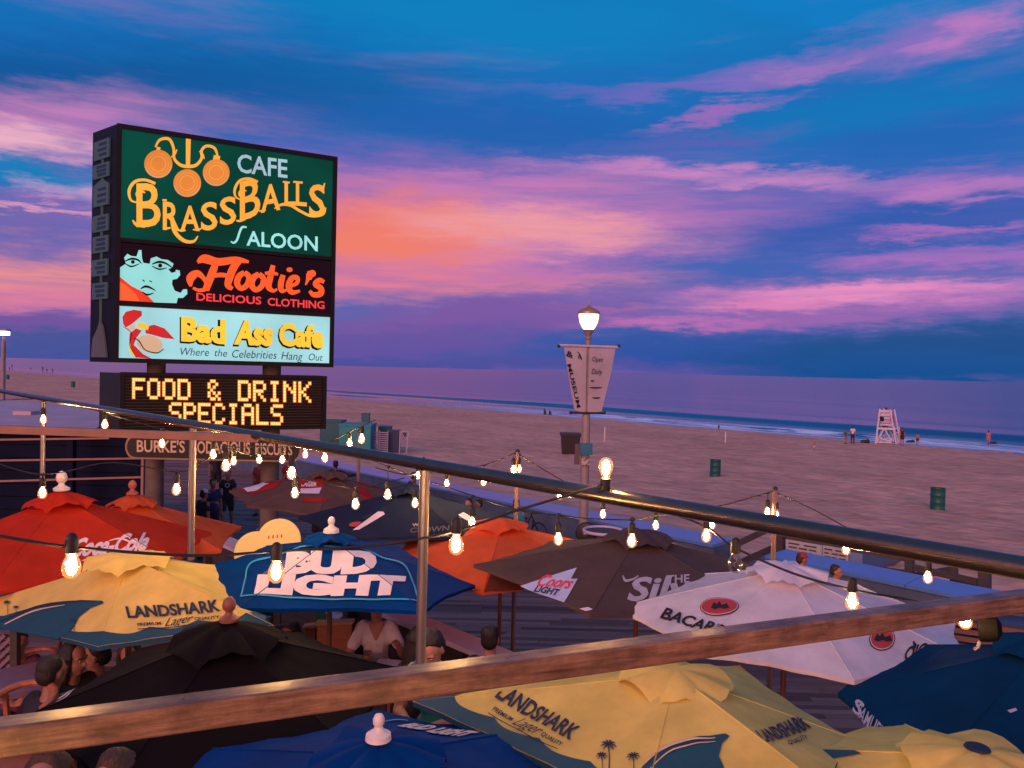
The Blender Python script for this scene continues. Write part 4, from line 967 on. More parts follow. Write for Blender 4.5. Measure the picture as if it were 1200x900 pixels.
U11 = umbrella(443, 884, 3.25, 1.20, 8, 10, .34, 'royal blue umbrella with a white finial at the bottom edge under the wooden beam', c_blue, finial=(white_pl, -.75), ventr=.3)
U12 = umbrella(792, 790, 4.35, 1.36, 6, -2, .38, 'largest yellow umbrella with dark letters, palms and a wave, under the wooden beam', c_yel, ventr=.34, vh=.04, hem=pr_teal, fix={0: (1006, 868), 3: (484, 822), 4: (752, 956), 5: (975, 930)})
U13 = umbrella(1222, 756, 4.85, 1.32, 6, -4, .44, 'dark navy umbrella with grey lettering at the right edge', c_navy, finial=(c_navy, .9), ventr=.3, fix={3: (982, 812), 4: (1075, 925)})
U14 = umbrella(1145, 884, 3.45, 1.15, 6, 20, .36, 'yellow umbrella with a navy dot at the bottom right corner', c_yel, ventr=.34, vh=.03)

def lager_text(U, a, b, c, at):
    up_text(U, 'LANDSHARK', a, b, c, pr_navy, .03, at=at)
    h = (c[0] - a[0], c[1] - a[1]); w = (b[0] - a[0], b[1] - a[1])
    def q(x, y): return (a[0] + w[0] * x + h[0] * y, a[1] + w[1] * x + h[1] * y)
    up_text(U, 'PREMIUM', q(.08, -.75), q(.33, -.75), q(.08, -.48), pr_navy, .02, at=at); up_text(U, 'Lager', q(.36, -.9), q(.67, -.75), q(.40, -.15), pr_navy, .0, .4, at=at)
    up_text(U, 'QUALITY', q(.70, -.62), q(.97, -.62), q(.70, -.35), pr_navy, .02, at=at)
    up_rib(U, [(*q(.07, -1.0), 1.0), (*q(.5, -1.02), 1.2), (*q(.97, -.85), 1.0)], 'underline', pr_navy, at=at)
def palm(U, x, y, s_, at):
    for k in range(9):
        a = R(k * 40 + 10); up_rib(U, [(x, y, .9 * s_), (x + 3 * s_ * math.cos(a), y + 2 * s_ * math.sin(a) - .6 * s_, 1.2 * s_), (x + 6 * s_ * math.cos(a), y + 4 * s_ * math.sin(a) + .8 * s_, .3 * s_)], 'palm_frond', pr_navy, at=at)
    up_rib(U, [(x, y, .8 * s_), (x + .6 * s_, y + 8 * s_, .8 * s_), (x + .4 * s_, y + 18 * s_, 1 * s_)], 'palm_trunk', pr_navy, at=at)
# left yellow umbrella
a9 = (225, 715); lager_text(U9, (150, 724), (259, 716), (147, 711), a9)
for k in range(6): rim_band(U9, k, .87, pr_teal, .045, 3)
l9 = (60, 720)
up_poly(U9, [(-20, 742), (-20, 728), (20, 716), (60, 706), (95, 703), (120, 704), (122, 707), (106, 712), (92, 722), (84, 737), (60, 752)], 'wave_print', pr_teal, .007, at=l9, clip=True)
up_rib(U9, [(0, 728, 1), (40, 712, 2.2), (80, 705, 1.5), (112, 705, .8)], 'wave_line', pr_navy, at=l9, off=.011)
up_rib(U9, [(5, 731, 1), (40, 716, 1.6), (76, 709, .6)], 'wave_line', pr_cream, at=l9, off=.012)
palm(U9, 86, 727, .8, l9); palm(U9, 8, 706, .7, l9); palm(U9, 18, 711, .6, l9)
# big yellow umbrella
a12 = (640, 850); lager_text(U12, (580, 817), (668, 866), (594, 803), a12)
for k in (2, 3, 4): rim_band(U12, k, .86, pr_teal, .04, 4)
f12 = (800, 860); p12 = (690, 860); WRAP = 1; palm(U12, 713, 872, 1.6, p12); palm(U12, 742, 886, 1.4, p12); palm(U12, 705, 884, 1.2, p12)
up_poly(U12, [(748, 905), (765, 885), (790, 870), (820, 862), (850, 859), (855, 862), (846, 870), (842, 884), (852, 905)], 'wave_print', pr_teal, .007, at=f12)
up_rib(U12, [(752, 900, 1.5), (775, 880, 3), (805, 868, 3), (838, 864, 1)], 'wave_line', pr_cream, at=f12, off=.011)
up_rib(U12, [(762, 903, 1), (785, 882, 1.6), (815, 872, 1.2), (838, 868, .6)], 'wave_line', pr_cream, at=f12, off=.011)
WRAP = 0
r12 = (930, 860); up_text(U12, 'LANDSHARK', (896, 872), (950, 852), (884, 858), pr_navy, .04, at=r12)
up_text(U12, 'QUALITY', (925, 873), (948, 864), (922, 868), pr_navy, .02, at=r12)
# bottom corner umbrella: teal wave, navy dot
up_poly(U14, [(830, 893), (900, 880), (990, 876), (1010, 884), (960, 892), (880, 900)], 'wave_print', pr_teal, .008, at=(960, 888))
dots = MB(); dots.lathe(U14['A'] + Vector((0, 0, .028)), [(.055, 0), (.05, .008), (.0, .012)], 16); dots.build('vent_button', pr_navy, U14['can'])
# navy umbrella
WRAP = 1
for w_, a, b, c in (('SAMUEL', (1001, 838), (1030, 866), (1008, 822)), ('ADAMS', (1001, 852), (1022, 872), (1006, 840))): up_text(U13, w_, a, b, c, pr_grey, .01, at=(1040, 850))
up_text(U13, 'S', (998, 832), (1008, 838), (1004, 818), pr_grey, .02, at=(1040, 850)); up_poly(U13, [(1180, 833), (1190, 830), (1192, 833), (1184, 836)], 'logo_print', pr_grey, at=(1150, 850))
up_poly(U13, [(1048, 858), (1062, 854), (1064, 857), (1056, 861), (1054, 866), (1050, 864)], 'patch_print', pr_white, at=(1060, 855))
up_text(U11, 'BUD LIGHT', (466, 851), (548, 864), (480, 845), pr_grey, .06, .5, at=(500, 856))
up_rib(U11, [(440, 849, 1), (462, 844, 1), (478, 844, .8)], 'outline', pr_cyan, at=(470, 852))
# black umbrella: pale stripes near its left corner, small mark by the vent
up_poly(U10, [(268, 757), (274, 754), (279, 758), (272, 762)], 'patch_print', pr_grey, at=(272, 760))
for k in range(4): up_rib(U10, [(66 + k * 2, 824 - k * 5, 1.2), (76 + k * 2, 818 - k * 5, 1.6), (88, 806 - k * 3.5, 1)], 'stripe_print', pr_grey, at=(140, 800))
# ================================================================== rails and beam close to the camera
chrome = mat('pipe_steel', (.18, .145, .11), .27, metal=.92, var=.12, vscale=14, bump=.05, bscale=60)
galv = mat('post_steel', (.34, .31, .28), .38, metal=.85, var=.2, vscale=8, stretch=(1, 1, .3))
HP = .41
def rail_pt(px):      # the rail runs parallel to the shore, HP below the eye
    D = 1.7 * 1463 / (px + 263); return P(px, 450, D), D
rp_a = CAM + Vector((1.13, 1.7, -HP)); dirr = UX
def rail_at(px):      # point of the rail seen in photo column px
    # intersect vertical plane of the column with the rail line
    x = (px - 600) / F; t_ = (x * rp_a.y - rp_a.x) / (dirr.x - x * dirr.y); return rp_a + dirr * t_
rail = empty('pipe_rail', rail_at(500) + Vector((0, 0, -1)), 'long shiny round steel pipe crossing the whole view at mid height', 'rail')
p = MB(); q0, q1 = rail_at(-60), rp_a - dirr * .9
p.tube([q0, q1], .0262, 24); p.build('pipe', chrome, rail, smooth=True)
for px in (500, 227, 51):
    q = rail_at(px); p = MB(); p.tube([q - Vector((0, 0, .024)), q - Vector((0, 0, .90))], .0215 if px != 51 else .024, 16); o = p.build('post', galv, rail, smooth=True)
    p = MB(); p.tube([q + dirr * .012 + Vector((0, 0, .028)), q + dirr * .012 + NX * .03 + Vector((0, 0, .005)), q + dirr * .012 + NX * .026 - Vector((0, 0, .05))], .004, 6); p.build('cable_tie', mat('black_rubber', (.012, .012, .012), .6), o)
cr = empty('cross_tube', P(150, 507, 4.35), 'square pinkish steel tube behind the pipe rail at the left, ending at the pipe', 'rail')
p = MB(); p.bar(P(-60, 501, 4.30), P(302, 513.5, 4.42), .045, .044); p.build('tube', mat('tube_pinkish_steel', (.26, .15, .11), .45, metal=.4, var=.2), cr)
# big square beam
beam = bpy.data.materials.new('beam_metal'); beam.use_nodes = True; t = beam.node_tree; b = t.nodes['Principled BSDF']
co = tn('ShaderNodeTexCoord'); mp = tn('ShaderNodeMapping'); mp.inputs['Rotation'].default_value = (0, 0, -R(22.5)); t.links.new(co.outputs['Object'], mp.inputs[0])
mp2 = tn('ShaderNodeMapping'); mp2.inputs['Scale'].default_value = (6, 45, 70); t.links.new(mp.outputs[0], mp2.inputs[0])
n1 = tn('ShaderNodeTexNoise'); n1.inputs['Scale'].default_value = 1.0; n1.inputs['Detail'].default_value = 8; n1.inputs['Roughness'].default_value = .65; t.links.new(mp2.outputs[0], n1.inputs['Vector'])
n2 = tn('ShaderNodeTexNoise'); n2.inputs['Scale'].default_value = 11.0; n2.inputs['Detail'].default_value = 9; n2.inputs['Roughness'].default_value = .7; t.links.new(mp.outputs[0], n2.inputs['Vector'])
rr = tn('ShaderNodeValToRGB'); rr.color_ramp.elements[0].color = (.12, .065, .04, 1); rr.color_ramp.elements[0].position = .3; rr.color_ramp.elements[1].color = (.44, .27, .155, 1); rr.color_ramp.elements[1].position = .72
t.links.new(n1.outputs['Fac'], rr.inputs[0])
mx = tn('ShaderNodeMix', data_type='RGBA', blend_type='MULTIPLY'); mx.inputs[0].default_value = .6; t.links.new(rr.outputs[0], mx.inputs[6])
r2 = tn('ShaderNodeValToRGB'); r2.color_ramp.elements[0].color = (.28, .25, .25, 1); r2.color_ramp.elements[0].position = .35; r2.color_ramp.elements[1].color = (1.5, 1.4, 1.35, 1); r2.color_ramp.elements[1].position = .7; t.links.new(n2.outputs['Fac'], r2.inputs[0]); t.links.new(r2.outputs[0], mx.inputs[7])
t.links.new(mx.outputs[2], b.inputs['Base Color']); b.inputs['Metallic'].default_value = .15; b.inputs['Roughness'].default_value = .40
bp = tn('ShaderNodeBump'); bp.inputs['Strength'].default_value = .6; bp.inputs['Distance'].default_value = .003; t.links.new(n1.outputs['Fac'], bp.inputs['Height']); t.links.new(bp.outputs[0], b.inputs['Normal'])
bA, bB = P(0, 866, 1.47), P(1200, 703, 2.57); bA.z = bB.z = (bA.z + bB.z) / 2; bd = (bB - bA).normalized()
be = empty('square_beam', bA.lerp(bB, .5), 'thick brown square beam crossing the lower foreground from the left edge up to the right edge', 'beam')
p = MB(); p.bar(bA - bd * .35, bB + bd * .6, .060, .062); o = p.build('beam', beam, be)
bv = o.modifiers.new('bevel', 'BEVEL'); bv.width = .006; bv.segments = 3
for f in (.11, .36, .66):
    q = bA.lerp(bB, f) + Vector((0, 0, .0315)); p = MB(); p.lathe(q, [(.004, 0), (.004, .002), (.0, .003)], 10); p.build('screw_head', galv, be)

# ================================================================== string lights
rubber = mat('black_rubber', (.012, .012, .012), .6)
bulb_on = emis('bulb_glow', (1.0, .58, .25), 460.0)
glass_on = glassmat('bulb_glass_lit', (1.0, .88, .66), 0, .55, (1.0, .34, .07)); glass_off = glassmat('bulb_glass_off', (.93, .9, .88), 0)
def bulb(parent, x, ya, yc, D, s_=1.0, on=True, up=False, label=None):
    """a socket on its drop lead with a pear shaped bulb: socket > glass, filament"""
    att = P(x, ya, D); cen = P(x, yc, D); ax = Vector((0, 0, 1 if up else -1))
    if not up: cen = Vector((att.x, att.y, cen.z))
    hl = .034 * s_; top = cen - ax * hl
    # socket
    p = MB(); sl_ = .052 * s_; st = top - ax * sl_
    p.lathe(st, [(.006 * s_, 0), (.013 * s_, .006 * s_), (.0165 * s_, .016 * s_), (.0175 * s_, sl_), (.012 * s_, sl_ + .004)], 14, ax)
    if (att - st).length > .01: p.tube([att, st + ax * .002], .0042, 6)
    p.lathe(att - Vector((0, 0, .008)), [(.010 * s_, 0), (.012 * s_, .008), (.010 * s_, .018)], 10)
    so_ = p.build('socket', rubber, parent, smooth=True); 
    if label: so_['label'] = label
    p = MB(); p.lathe(top, [(.010 * s_, 0), (.013 * s_, .008 * s_), (.0215 * s_, .026 * s_), (.0245 * s_, .042 * s_), (.0215 * s_, .058 * s_), (.011 * s_, .069 * s_), (.001, .071 * s_)], 18, ax); p.build('glass', glass_on if on else glass_off, so_, smooth='all')
    if on:
        p = MB(); p.ell(top + ax * .038 * s_, (.0135 * s_, .0135 * s_, .024 * s_), 10, 8); p.build('filament', bulb_on, so_, smooth='all')
    else:
        p = MB(); c_ = top + ax * .03 * s_; p.tube([top, c_ + Vector((.006, 0, 0)), c_ - Vector((.006, 0, 0)) * 1 + ax * .012, c_ + ax * .02], .0012, 5); p.build('filament', galv, so_)
def string(label, cable, bulbs, r=.0045, group='strings of light bulbs'):
    e = empty('string_light', P(*cable[0]), label, 'string light', group)
    pts = []
    c = catmull(cable, 6)
    for x, y, D in c: pts.append(P(x, y, D))
    p = MB(); p.tube(pts, r, 6); p.build('cable', rubber, e, smooth=True)
    for b_ in bulbs: bulb(e, *b_[:4], **(b_[4] if len(b_) > 4 else {}))
    return e
string('nearest light string with large bulbs ending on top of the pipe rail',
    [(-160, 600, 1.9), (0, 628, 1.98), (84, 641, 2.05), (225, 651, 2.2), (324, 646, 2.3), (430, 640, 2.38), (482, 633, 2.4), (535, 622, 2.45), (600, 600, 2.5), (656, 583, 2.52), (708, 567, 2.54)],
    [(-110, 612, 640, 1.92), (84, 641, 662, 2.05), (324, 647, 669, 2.3), (535, 621, 637, 2.45, dict()), (710, 572, 549, 2.54, dict(up=True))])
string('light string over the middle umbrellas with one dead clear bulb',
    [(427, 535, 6.0), (455, 547, 5.6), (487, 559, 5.2), (524, 571, 4.9), (560, 583, 4.6), (605, 597, 4.3), (655, 604, 4.0), (692, 608, 3.9), (741, 609, 3.7), (785, 603, 3.2), (828, 618, 3.0), (862, 642, 2.9), (930, 672, 2.8), (999, 691, 2.7), (1060, 702, 2.7), (1122, 716, 2.8)],
    [(455, 547, 579, 5.6, dict(s_=1.15)), (487, 559, 589, 5.2), (554, 582, 612, 4.6), (655, 604, 631, 4.0), (741, 609, 633, 3.7), (828, 616, 627, 3.0, dict(s_=.8)), (862, 642, 659, 2.9, dict(on=False, s_=1.1, label='unlit clear bulb in a black socket')), (999, 690, 704, 2.7, dict(s_=.95))])
string('light string behind the pipe leading to the tip of the first thin pole',
    [(440, 548, 9.2), (474, 556, 9.4), (500, 554, 9.6), (540, 549, 9.8), (567, 545, 9.9), (590, 537, 10), (605, 530, 10)],
    [(490, 545, 557, 9.5, dict(s_=1.5)), (524, 552, 566, 9.7, dict(s_=1.5)), (567, 546, 564, 9.9, dict(s_=1.7)), (602, 532, 550, 10, dict(s_=1.7)), (608.5, 532, 549, 10, dict(s_=1.7))], r=.007)
string('light string sagging between the tips of the two thin poles',
    [(606, 531, 10), (628, 545, 9.9), (650, 558, 9.8), (680, 574, 9.6), (707, 584, 9.5), (769, 596, 9.2), (834, 594, 8.9), (870, 586, 8.7), (908, 575, 8.5)],
    [(656, 564, 580, 9.8, dict(s_=1.7)), (707, 584, 602, 9.5, dict(s_=1.7)), (769, 596, 615, 9.2, dict(s_=1.7)), (835, 594, 614, 8.9, dict(s_=1.7)), (900, 578, 600, 8.5, dict(s_=1.6)), (910, 578, 602, 8.5, dict(s_=1.6))], r=.007)
string('light string running down to the right from the second thin pole',
    [(908, 576, 8.5), (955, 598, 8.2), (992, 618, 8.0), (1040, 642, 7.6), (1088, 656, 7.4), (1150, 668, 7.2), (1230, 672, 7.0)],
    [(992, 624, 643, 8.0, dict(s_=1.8)), (1088, 657, 676, 7.4, dict(s_=1.8))], r=.006)
string('light string of small bulbs along the lower edge of the dark shop board',
    [(-20, 470, 7.6), (51, 468, 7.5), (100, 478, 7.3), (123, 484, 7.1), (190, 503, 6.9), (250, 517, 6.9), (274, 524, 7), (304, 523, 7.1), (331, 524, 7.2), (358, 518, 7.3), (381, 520, 7.3), (410, 506, 7.4), (440, 492, 7.5)],
    [(51, 470, 491, 7.5, dict(s_=1.3)), (123, 484, 497, 7.1, dict(s_=1.3)), (190, 503, 519, 6.9, dict(s_=1.3)), (250, 517, 532, 6.9, dict(s_=1.3)), (274, 524, 540, 7, dict(s_=1.2)), (304, 523, 538, 7.1, dict(s_=1.2)), (331, 524, 538, 7.2, dict(s_=1.2)), (358, 518, 532, 7.3, dict(s_=1.2)), (381, 520, 536, 7.3, dict(s_=1.3)), (410, 506, 519, 7.4, dict(s_=1.2)), (424, 500, 514, 7.4, dict(s_=1.4))])
string('light string in front of the sign post, above the red umbrellas',
    [(-20, 537, 5.6), (50, 556, 5.5), (130, 542, 5.5), (207, 553, 5.6), (236, 542, 5.7), (265, 526, 5.8), (300, 535, 5.6), (342, 535, 5.4), (346, 558, 5.6), (380, 566, 5.8), (417, 572, 6.0), (450, 566, 6.2), (474, 560, 6.6)],
    [(50, 556, 577, 5.5, dict(s_=1.25)), (207, 553, 573, 5.6, dict(s_=1.3)), (265, 526, 545, 5.8, dict(s_=1.35)), (342, 535, 554, 5.4, dict(s_=1.35)), (346, 558, 577, 5.6, dict(s_=1.2)), (417, 572, 590, 6.0, dict(s_=1.3))])
def string3(label, pts, bl):
    e = empty('string_light', pts[0], label, 'string light', 'strings of light bulbs'); p = MB(); p.tube([Vector(q) for q in catmull(pts, 5)], .0045, 6); p.build('cable', rubber, e, smooth=True)
    for q in bl:
        q = Vector(q); p = MB(); p.lathe(q, [(.012, 0), (.0175, -.012), (.0175, -.05), (.012, -.054)], 14); so_ = p.build('socket', rubber, e, smooth=True); t_ = q - Vector((0, 0, .054))
        p = MB(); p.lathe(t_, [(.010, 0), (.0215, .026), (.0245, .042), (.0215, .058), (.011, .069), (.001, .071)], 18, (0, 0, -1)); p.build('glass', glass_on, so_, smooth='all')
        p = MB(); p.ell(t_ - Vector((0, 0, .038)), (.0135, .0135, .024), 10, 8); p.build('filament', bulb_on, so_, smooth='all')
string3('light string just below the view, lighting the near face of the beam', [(-1.5, 1.0, 4.0), (-.85, .85, 3.90), (-.2, .85, 3.78), (.37, .94, 3.74), (1.3, 1.2, 3.9)], [(-.85, .85, 3.90), (.37, .94, 3.74)])
# thin poles that carry the strings
for (x, yt, D, lab) in ((606.5, 529, 10.0, 'first thin pole with two bulbs at its tip, behind the orange red umbrella'), (908.5, 573, 8.5, 'second thin pole with two bulbs at its tip, behind the white umbrella'), (421, 505, 13.0, 'thin pole behind the pipe rail beside the patterned umbrella')):
    q = P(x, yt, D); e = empty('light_pole', (q.x, q.y, 0), lab, 'pole', 'thin poles holding up the light strings')
    p = MB(); p.tube([Vector((q.x, q.y, 0)), q], .028, 8); p.build('pole', mat('pole_brown', (.20, .13, .11), .5, metal=.2), e, smooth=True)
    p = MB(); p.lathe(q - Vector((0, 0, .03)), [(.024, 0), (.03, .03), (.02, .055), (.0, .06)], 10); p.build('cap', rubber, e)

# floodlight bulb at the right and round black speaker by the lamp post
fl = empty('flood_lamp', P(1148, 746, 2.8), 'round black lamp head with a lit bulb at the right, under the beam', 'lamp')
q = P(1150, 735, 2.85); ax = Vector((-.8, .45, -.1)).normalized()
p = MB(); p.lathe(q + ax * -.02, [(.02, -.045), (.045, -.03), (.052, 0), (.052, .03), (.047, .032), (.044, .006), (.01, .0)], 24, ax); p.build('housing', mat('lamp_black', (.006, .006, .007), .8, spec=.1), fl, smooth=True)
p = MB(); p.tube([q - Vector((0, 0, .045)), q - Vector((.01, 0, .075)), q - Vector((.025, 0, .085))], .007, 8); p.build('stem', galv, fl)
p = MB(); p.ell(P(1131, 729, 2.74), (.017, .017, .017), 14, 10); p.build('bulb', bulb_on, fl, smooth='all')
p = MB(); p.ell(P(1131, 729, 2.74), (.024, .024, .026), 16, 10); p.build('bulb_glass', glass_on, fl, smooth='all')

# ================================================================== lamp posts
lpaint = mat('lamp_post_paint', (.27, .24, .24), .5, var=.15, vscale=3)
bronze = mat('lamp_cap_bronze', (.40, .26, .14), .4, metal=.4)
globe = emis('lamp_globe_glow', (1.0, .74, .44), 2.3)
LD = 19.0; lq = P(683, 640, LD); lb = Vector((lq.x, lq.y, 0))
def lz(py): return P(686, py, LD).z
lp = empty('street_lamp', lb, 'tall boardwalk lamp post with a glowing acorn globe and a two part cloth banner', 'street lamp')
p = MB(); p.lathe(lb, [(.26, 0), (.26, .12), (.19, .22), (.16, .7), (.13, .85), (.115, .95), (.105, lz(500)), (.10, lz(488)), (.075, lz(484)), (.062, lz(420)), (.058, lz(400)), (.06, lz(398)), (.085, lz(397)), (.085, lz(395)), (.062, lz(394)), (.09, lz(391)), (.14, lz(387.5)), (.15, lz(386.5))], 20); p.build('post', lpaint, lp, smooth=True)
p = MB(); p.lathe(Vector((lb.x, lb.y, 0)), [(.12, lz(386.4)), (.16, lz(384)), (.225, lz(378)), (.25, lz(371)), (.25, lz(367.5))], 24); p.build('globe', globe, lp, smooth='all')
p = MB(); p.lathe(Vector((lb.x, lb.y, 0)), [(.27, lz(368)), (.275, lz(366.2)), (.26, lz(365)), (.19, lz(362.4)), (.10, lz(360.4)), (.05, lz(359.6)), (.02, lz(358)), (.03, lz(356.5)), (.012, lz(354)), (.002, lz(346))], 20); p.build('cap', bronze, lp, smooth=True)
arm = mat('banner_arm_black', (.02, .02, .025), .4)
for y0, x0, x1, m_ in ((405.5, 655, 725, mat('banner_rod_pale', (.55, .42, .45), .4)), (483.5, 669, 708, arm)):
    p = MB(); p.tube([P(x0, y0 - (1 if y0 < 450 else 0), LD - .12), P(x1, y0 + (1.4 if y0 < 450 else .6), LD - .12)], .03, 8); p.build('banner_arm', m_, lp)
    for x in (x0, x1):
        p = MB(); p.ell(P(x, y0, LD - .12), (.045, .045, .045), 8, 6); p.build('finial', arm, lp)
ban = mat('banner_cloth', (.52, .47, .52), .85, var=.15, vscale=1.5, transl=.35)
BN = Vector((0, -1, 0)); BO = P(686, 440, LD - .12)
def bpix(x, y, off=0.): return on_plane(x, y, BO, BN) + BN * off
for pts in ([(661, 407), (687.5, 407.5), (686, 485), (673, 480), (667, 445)], [(690.5, 408), (721, 408.5), (717, 432), (705, 482), (688.5, 485)]):
    vs, fs = poly2d(pts); p = MB(); p.add([bpix(x, y) + Vector((0, .02 * math.sin(x * .4) , 0)) for x, y in vs], fs); bo = p.build('banner', ban, lp)
    def bt(s_, a_, b_, c_, bold=.0, sh=.2):
        for g in islands(t2(s_, a_, b_, c_, bold, sh)):
            mb = MB(); mb.add([bpix(x, y, .035) for x, y in g[0]], g[1]); mb.build('letter', pr_black, bo)
    if pts[0][0] < 670:
        bt('MUSEUM', (664.5, 427), (676, 478), (669, 426), .02, 0); bt('&', (663, 417), (671, 420), (664, 410), .02, 0)
        for k in range(3): 
            mb = MB(); vs, fs = ribbon2d([(676 + 2 * k, 412 + 3 * k, .6), (679 + k, 415 + 2 * k, 1.2), (677 + k * 2, 420 + k, .6)], 4); mb.add([bpix(x, y, .035) for x, y in vs], fs); mb.build('emblem', pr_black, bo)
    else:
        bt('Open', (694, 423.5), (706.5, 424), (694, 417.5)); bt('Daily', (693, 438), (705.5, 439), (693.5, 431.5))
        for y, x0, x1 in ((446, 692, 696), (454, 691, 705), (466, 694, 703)):
            mb = MB(); vs, fs = ribbon2d([(x0, y, 1), ((x0 + x1) / 2, y + .4, 1.8), (x1, y, 1)], 3); mb.add([bpix(x, y, .035) for x, y in vs], fs); mb.build('text_line', pr_black, bo)
p = MB(); p.box(P(687, 526, LD - .17), (.30, .14, .28)); p.build('blue_box', mat('box_blue', (.01, .16, .28), .4), lp)
p = MB(); p.box(P(676.5, 532, LD - .02), (.12, .2, .50)); p.build('grey_box', mat('box_dark_grey', (.10, .085, .085), .6), lp)
p = MB(); p.box(P(686, 541, LD - .17), (.20, .06, .16)); p.build('notice', mat('notice_grey', (.42, .36, .36), .6), lp)
p = MB(); p.tube([P(684, 540, LD - .2), P(688, 537, LD - .2), P(691, 541, LD - .2), P(687, 545, LD - .2)], .012, 6); p.build('hook', arm, lp)

LD2 = 34.0; q = P(4, 420, LD2); e = empty('street_lamp', (q.x, q.y, 0), 'distant lamp post with a wide lit flat head at the left edge above the beach', 'street lamp')
p = MB(); p.lathe(Vector((q.x, q.y, 0)), [(.14, 0), (.10, .5), (.085, P(4, 400, LD2).z)], 12); p.build('post', lpaint, e, smooth=True)
p = MB(); p.box(P(3, 390.5, LD2), (.46, .30, .17)); p.build('lamp_head', emis('flat_lamp_glow', (1.0, .86, .68), 4.5), e)
p = MB(); p.box(P(3, 386.6, LD2), (.52, .34, .06)); p.build('lamp_lid', lpaint, e)
p = MB(); p.tube([P(4, 394.5, LD2), P(4, 400, LD2)], .05, 8); p.build('neck', lpaint, e)

# speaker, planter and hoop table by the lamp base
spk = mat('speaker_black', (.02, .018, .02), .5)
e = empty('round_speaker', P(688, 640, 17.2), 'black round disc standing by the lamp base beside the small dead bulb', 'speaker')
q = P(687, 625, 17.2); p = MB(); p.lathe(q, [(.16, -.08), (.24, -.05), (.25, 0), (.22, .05), (.12, .07)], 20, (-.3, -1, .1)); p.build('disc', spk, e, smooth=True)
p = MB(); p.lathe(q + Vector((-.03, -.08, .0)), [(.07, 0), (.05, .02), (.01, .03)], 14, (-.3, -1, .1)); p.build('hub', galv, e)
p = MB(); p.bar(q - Vector((0, 0, .2)), Vector((q.x, q.y, 0)), .05, .05); p.build('stand', spk, e)
e = empty('hoop_table', P(718, 640, 16.5), 'pale oval rimmed table top beyond the grey brown umbrella', 'table')
q = P(707, 622, 16.4); p = MB(); pts = [q + Vector((.42 * math.cos(R(a_)), .42 * math.sin(R(a_)), 0)) for a_ in range(0, 361, 20)]; p.tube(pts, .035, 8, cap=False); p.build('rim', capm, e, smooth='all')
p = MB(); p.lathe(q - Vector((0, 0, .02)), [(.40, 0), (.40, .015)], 24); p.build('top', spk, e)
p = MB(); p.tube([q - Vector((0, 0, .02)), Vector((q.x, q.y, 0))], .04, 8); p.build('leg', spk, e)

# ================================================================== beach things
def ground_pt(px, py):      # where a pixel meets the sand
    D = 30
    for _ in range(40):
        q = P(px, py, D); n = q.dot(NX); z = sand_z(n); w = G(px, py, z); D = D * .5 + w.y * .5
    return Vector((w.x, w.y, z))
green = mat('barrel_green', (.004, .10, .09), .5, var=.15)
def barrel_mesh():
    p = MB(); p.lathe((0, 0, 0), [(.285, -.03), (.29, .0), (.275, .02), (.275, .28), (.288, .30), (.275, .32), (.275, .58), (.288, .60), (.275, .62), (.275, .86), (.29, .88), (.285, .90), (.255, .895), (.25, .6)], 22)
    return p
def barrel(px, py, lab, s_=1.0):
    q = ground_pt(px, py); e = empty('trash_barrel', q, lab, 'barrel', 'trash barrels on the sand')
    p = barrel_mesh(); p.v = [q + v * s_ for v in p.v]; p.build('drum', green, e, smooth=True)
    p = MB(); p.v = []; p.lathe(q + Vector((0, 0, .60 * s_)), [(.248 * s_, 0), (.246 * s_, .01)], 20); p.build('bag', spk, e)
barrel(838, 558.5, 'dark green trash barrel mid beach, smaller of the two near ones'); barrel(1098.5, 597, 'dark green trash barrel nearest the chrome pipe at the right')
barrel(9, 444.5, 'tiny blue green barrel on the far beach at the left edge', 1.3); barrel(85.5, 454, 'tiny blue green barrel on the far beach left of the big sign', 1.3)
# dark bin beside the lamp post
q = ground_pt(668, 532); e = empty('beach_bin', q, 'wide dark bin with a flared rim on the sand just left of the lamp post', 'bin')
d_ = q.y; hz_ = (532 - 507) / F * d_; w_ = 22 / F * d_ / 2
p = MB(); p.hexa([q + Vector(v) for v in ((-w_ * .86, -w_ * .7, 0), (w_ * .86, -w_ * .7, 0), (w_ * .86, w_ * .7, 0), (-w_ * .86, w_ * .7, 0), (-w_, -w_ * .8, hz_ * .84), (w_, -w_ * .8, hz_ * .84), (w_, w_ * .8, hz_ * .84), (-w_, w_ * .8, hz_ * .84))]); p.build('body', spk, e)
p = MB(); p.box(q + Vector((0, 0, hz_ * .92)), (w_ * 2.15, w_ * 1.8, hz_ * .14)); p.build('lid', spk, e)
for sx_ in (-.7, .7):
    p = MB(); p.lathe(q + Vector((sx_ * w_, -w_ * .72, .1)), [(.12, -.04), (.12, .04)], 12, (0, 1, 0)); p.build('wheel', rubber, e)
# white stakes
for (x, y0, y1, lab) in ((708.5, 500, 517, 'thin white stake in the sand right of the lamp post'), (850, 506, 519, 'thin white stake in the sand by the water above the farther green barrel')):
    q = ground_pt(x, y1); h_ = (y1 - y0) / F * q.y; e = empty('stake', q, lab, 'stake'); p = MB(); p.tube([q - Vector((0, 0, .1)), q + Vector((0, 0, h_))], .045, 6); p.build('post', white_pl, e)
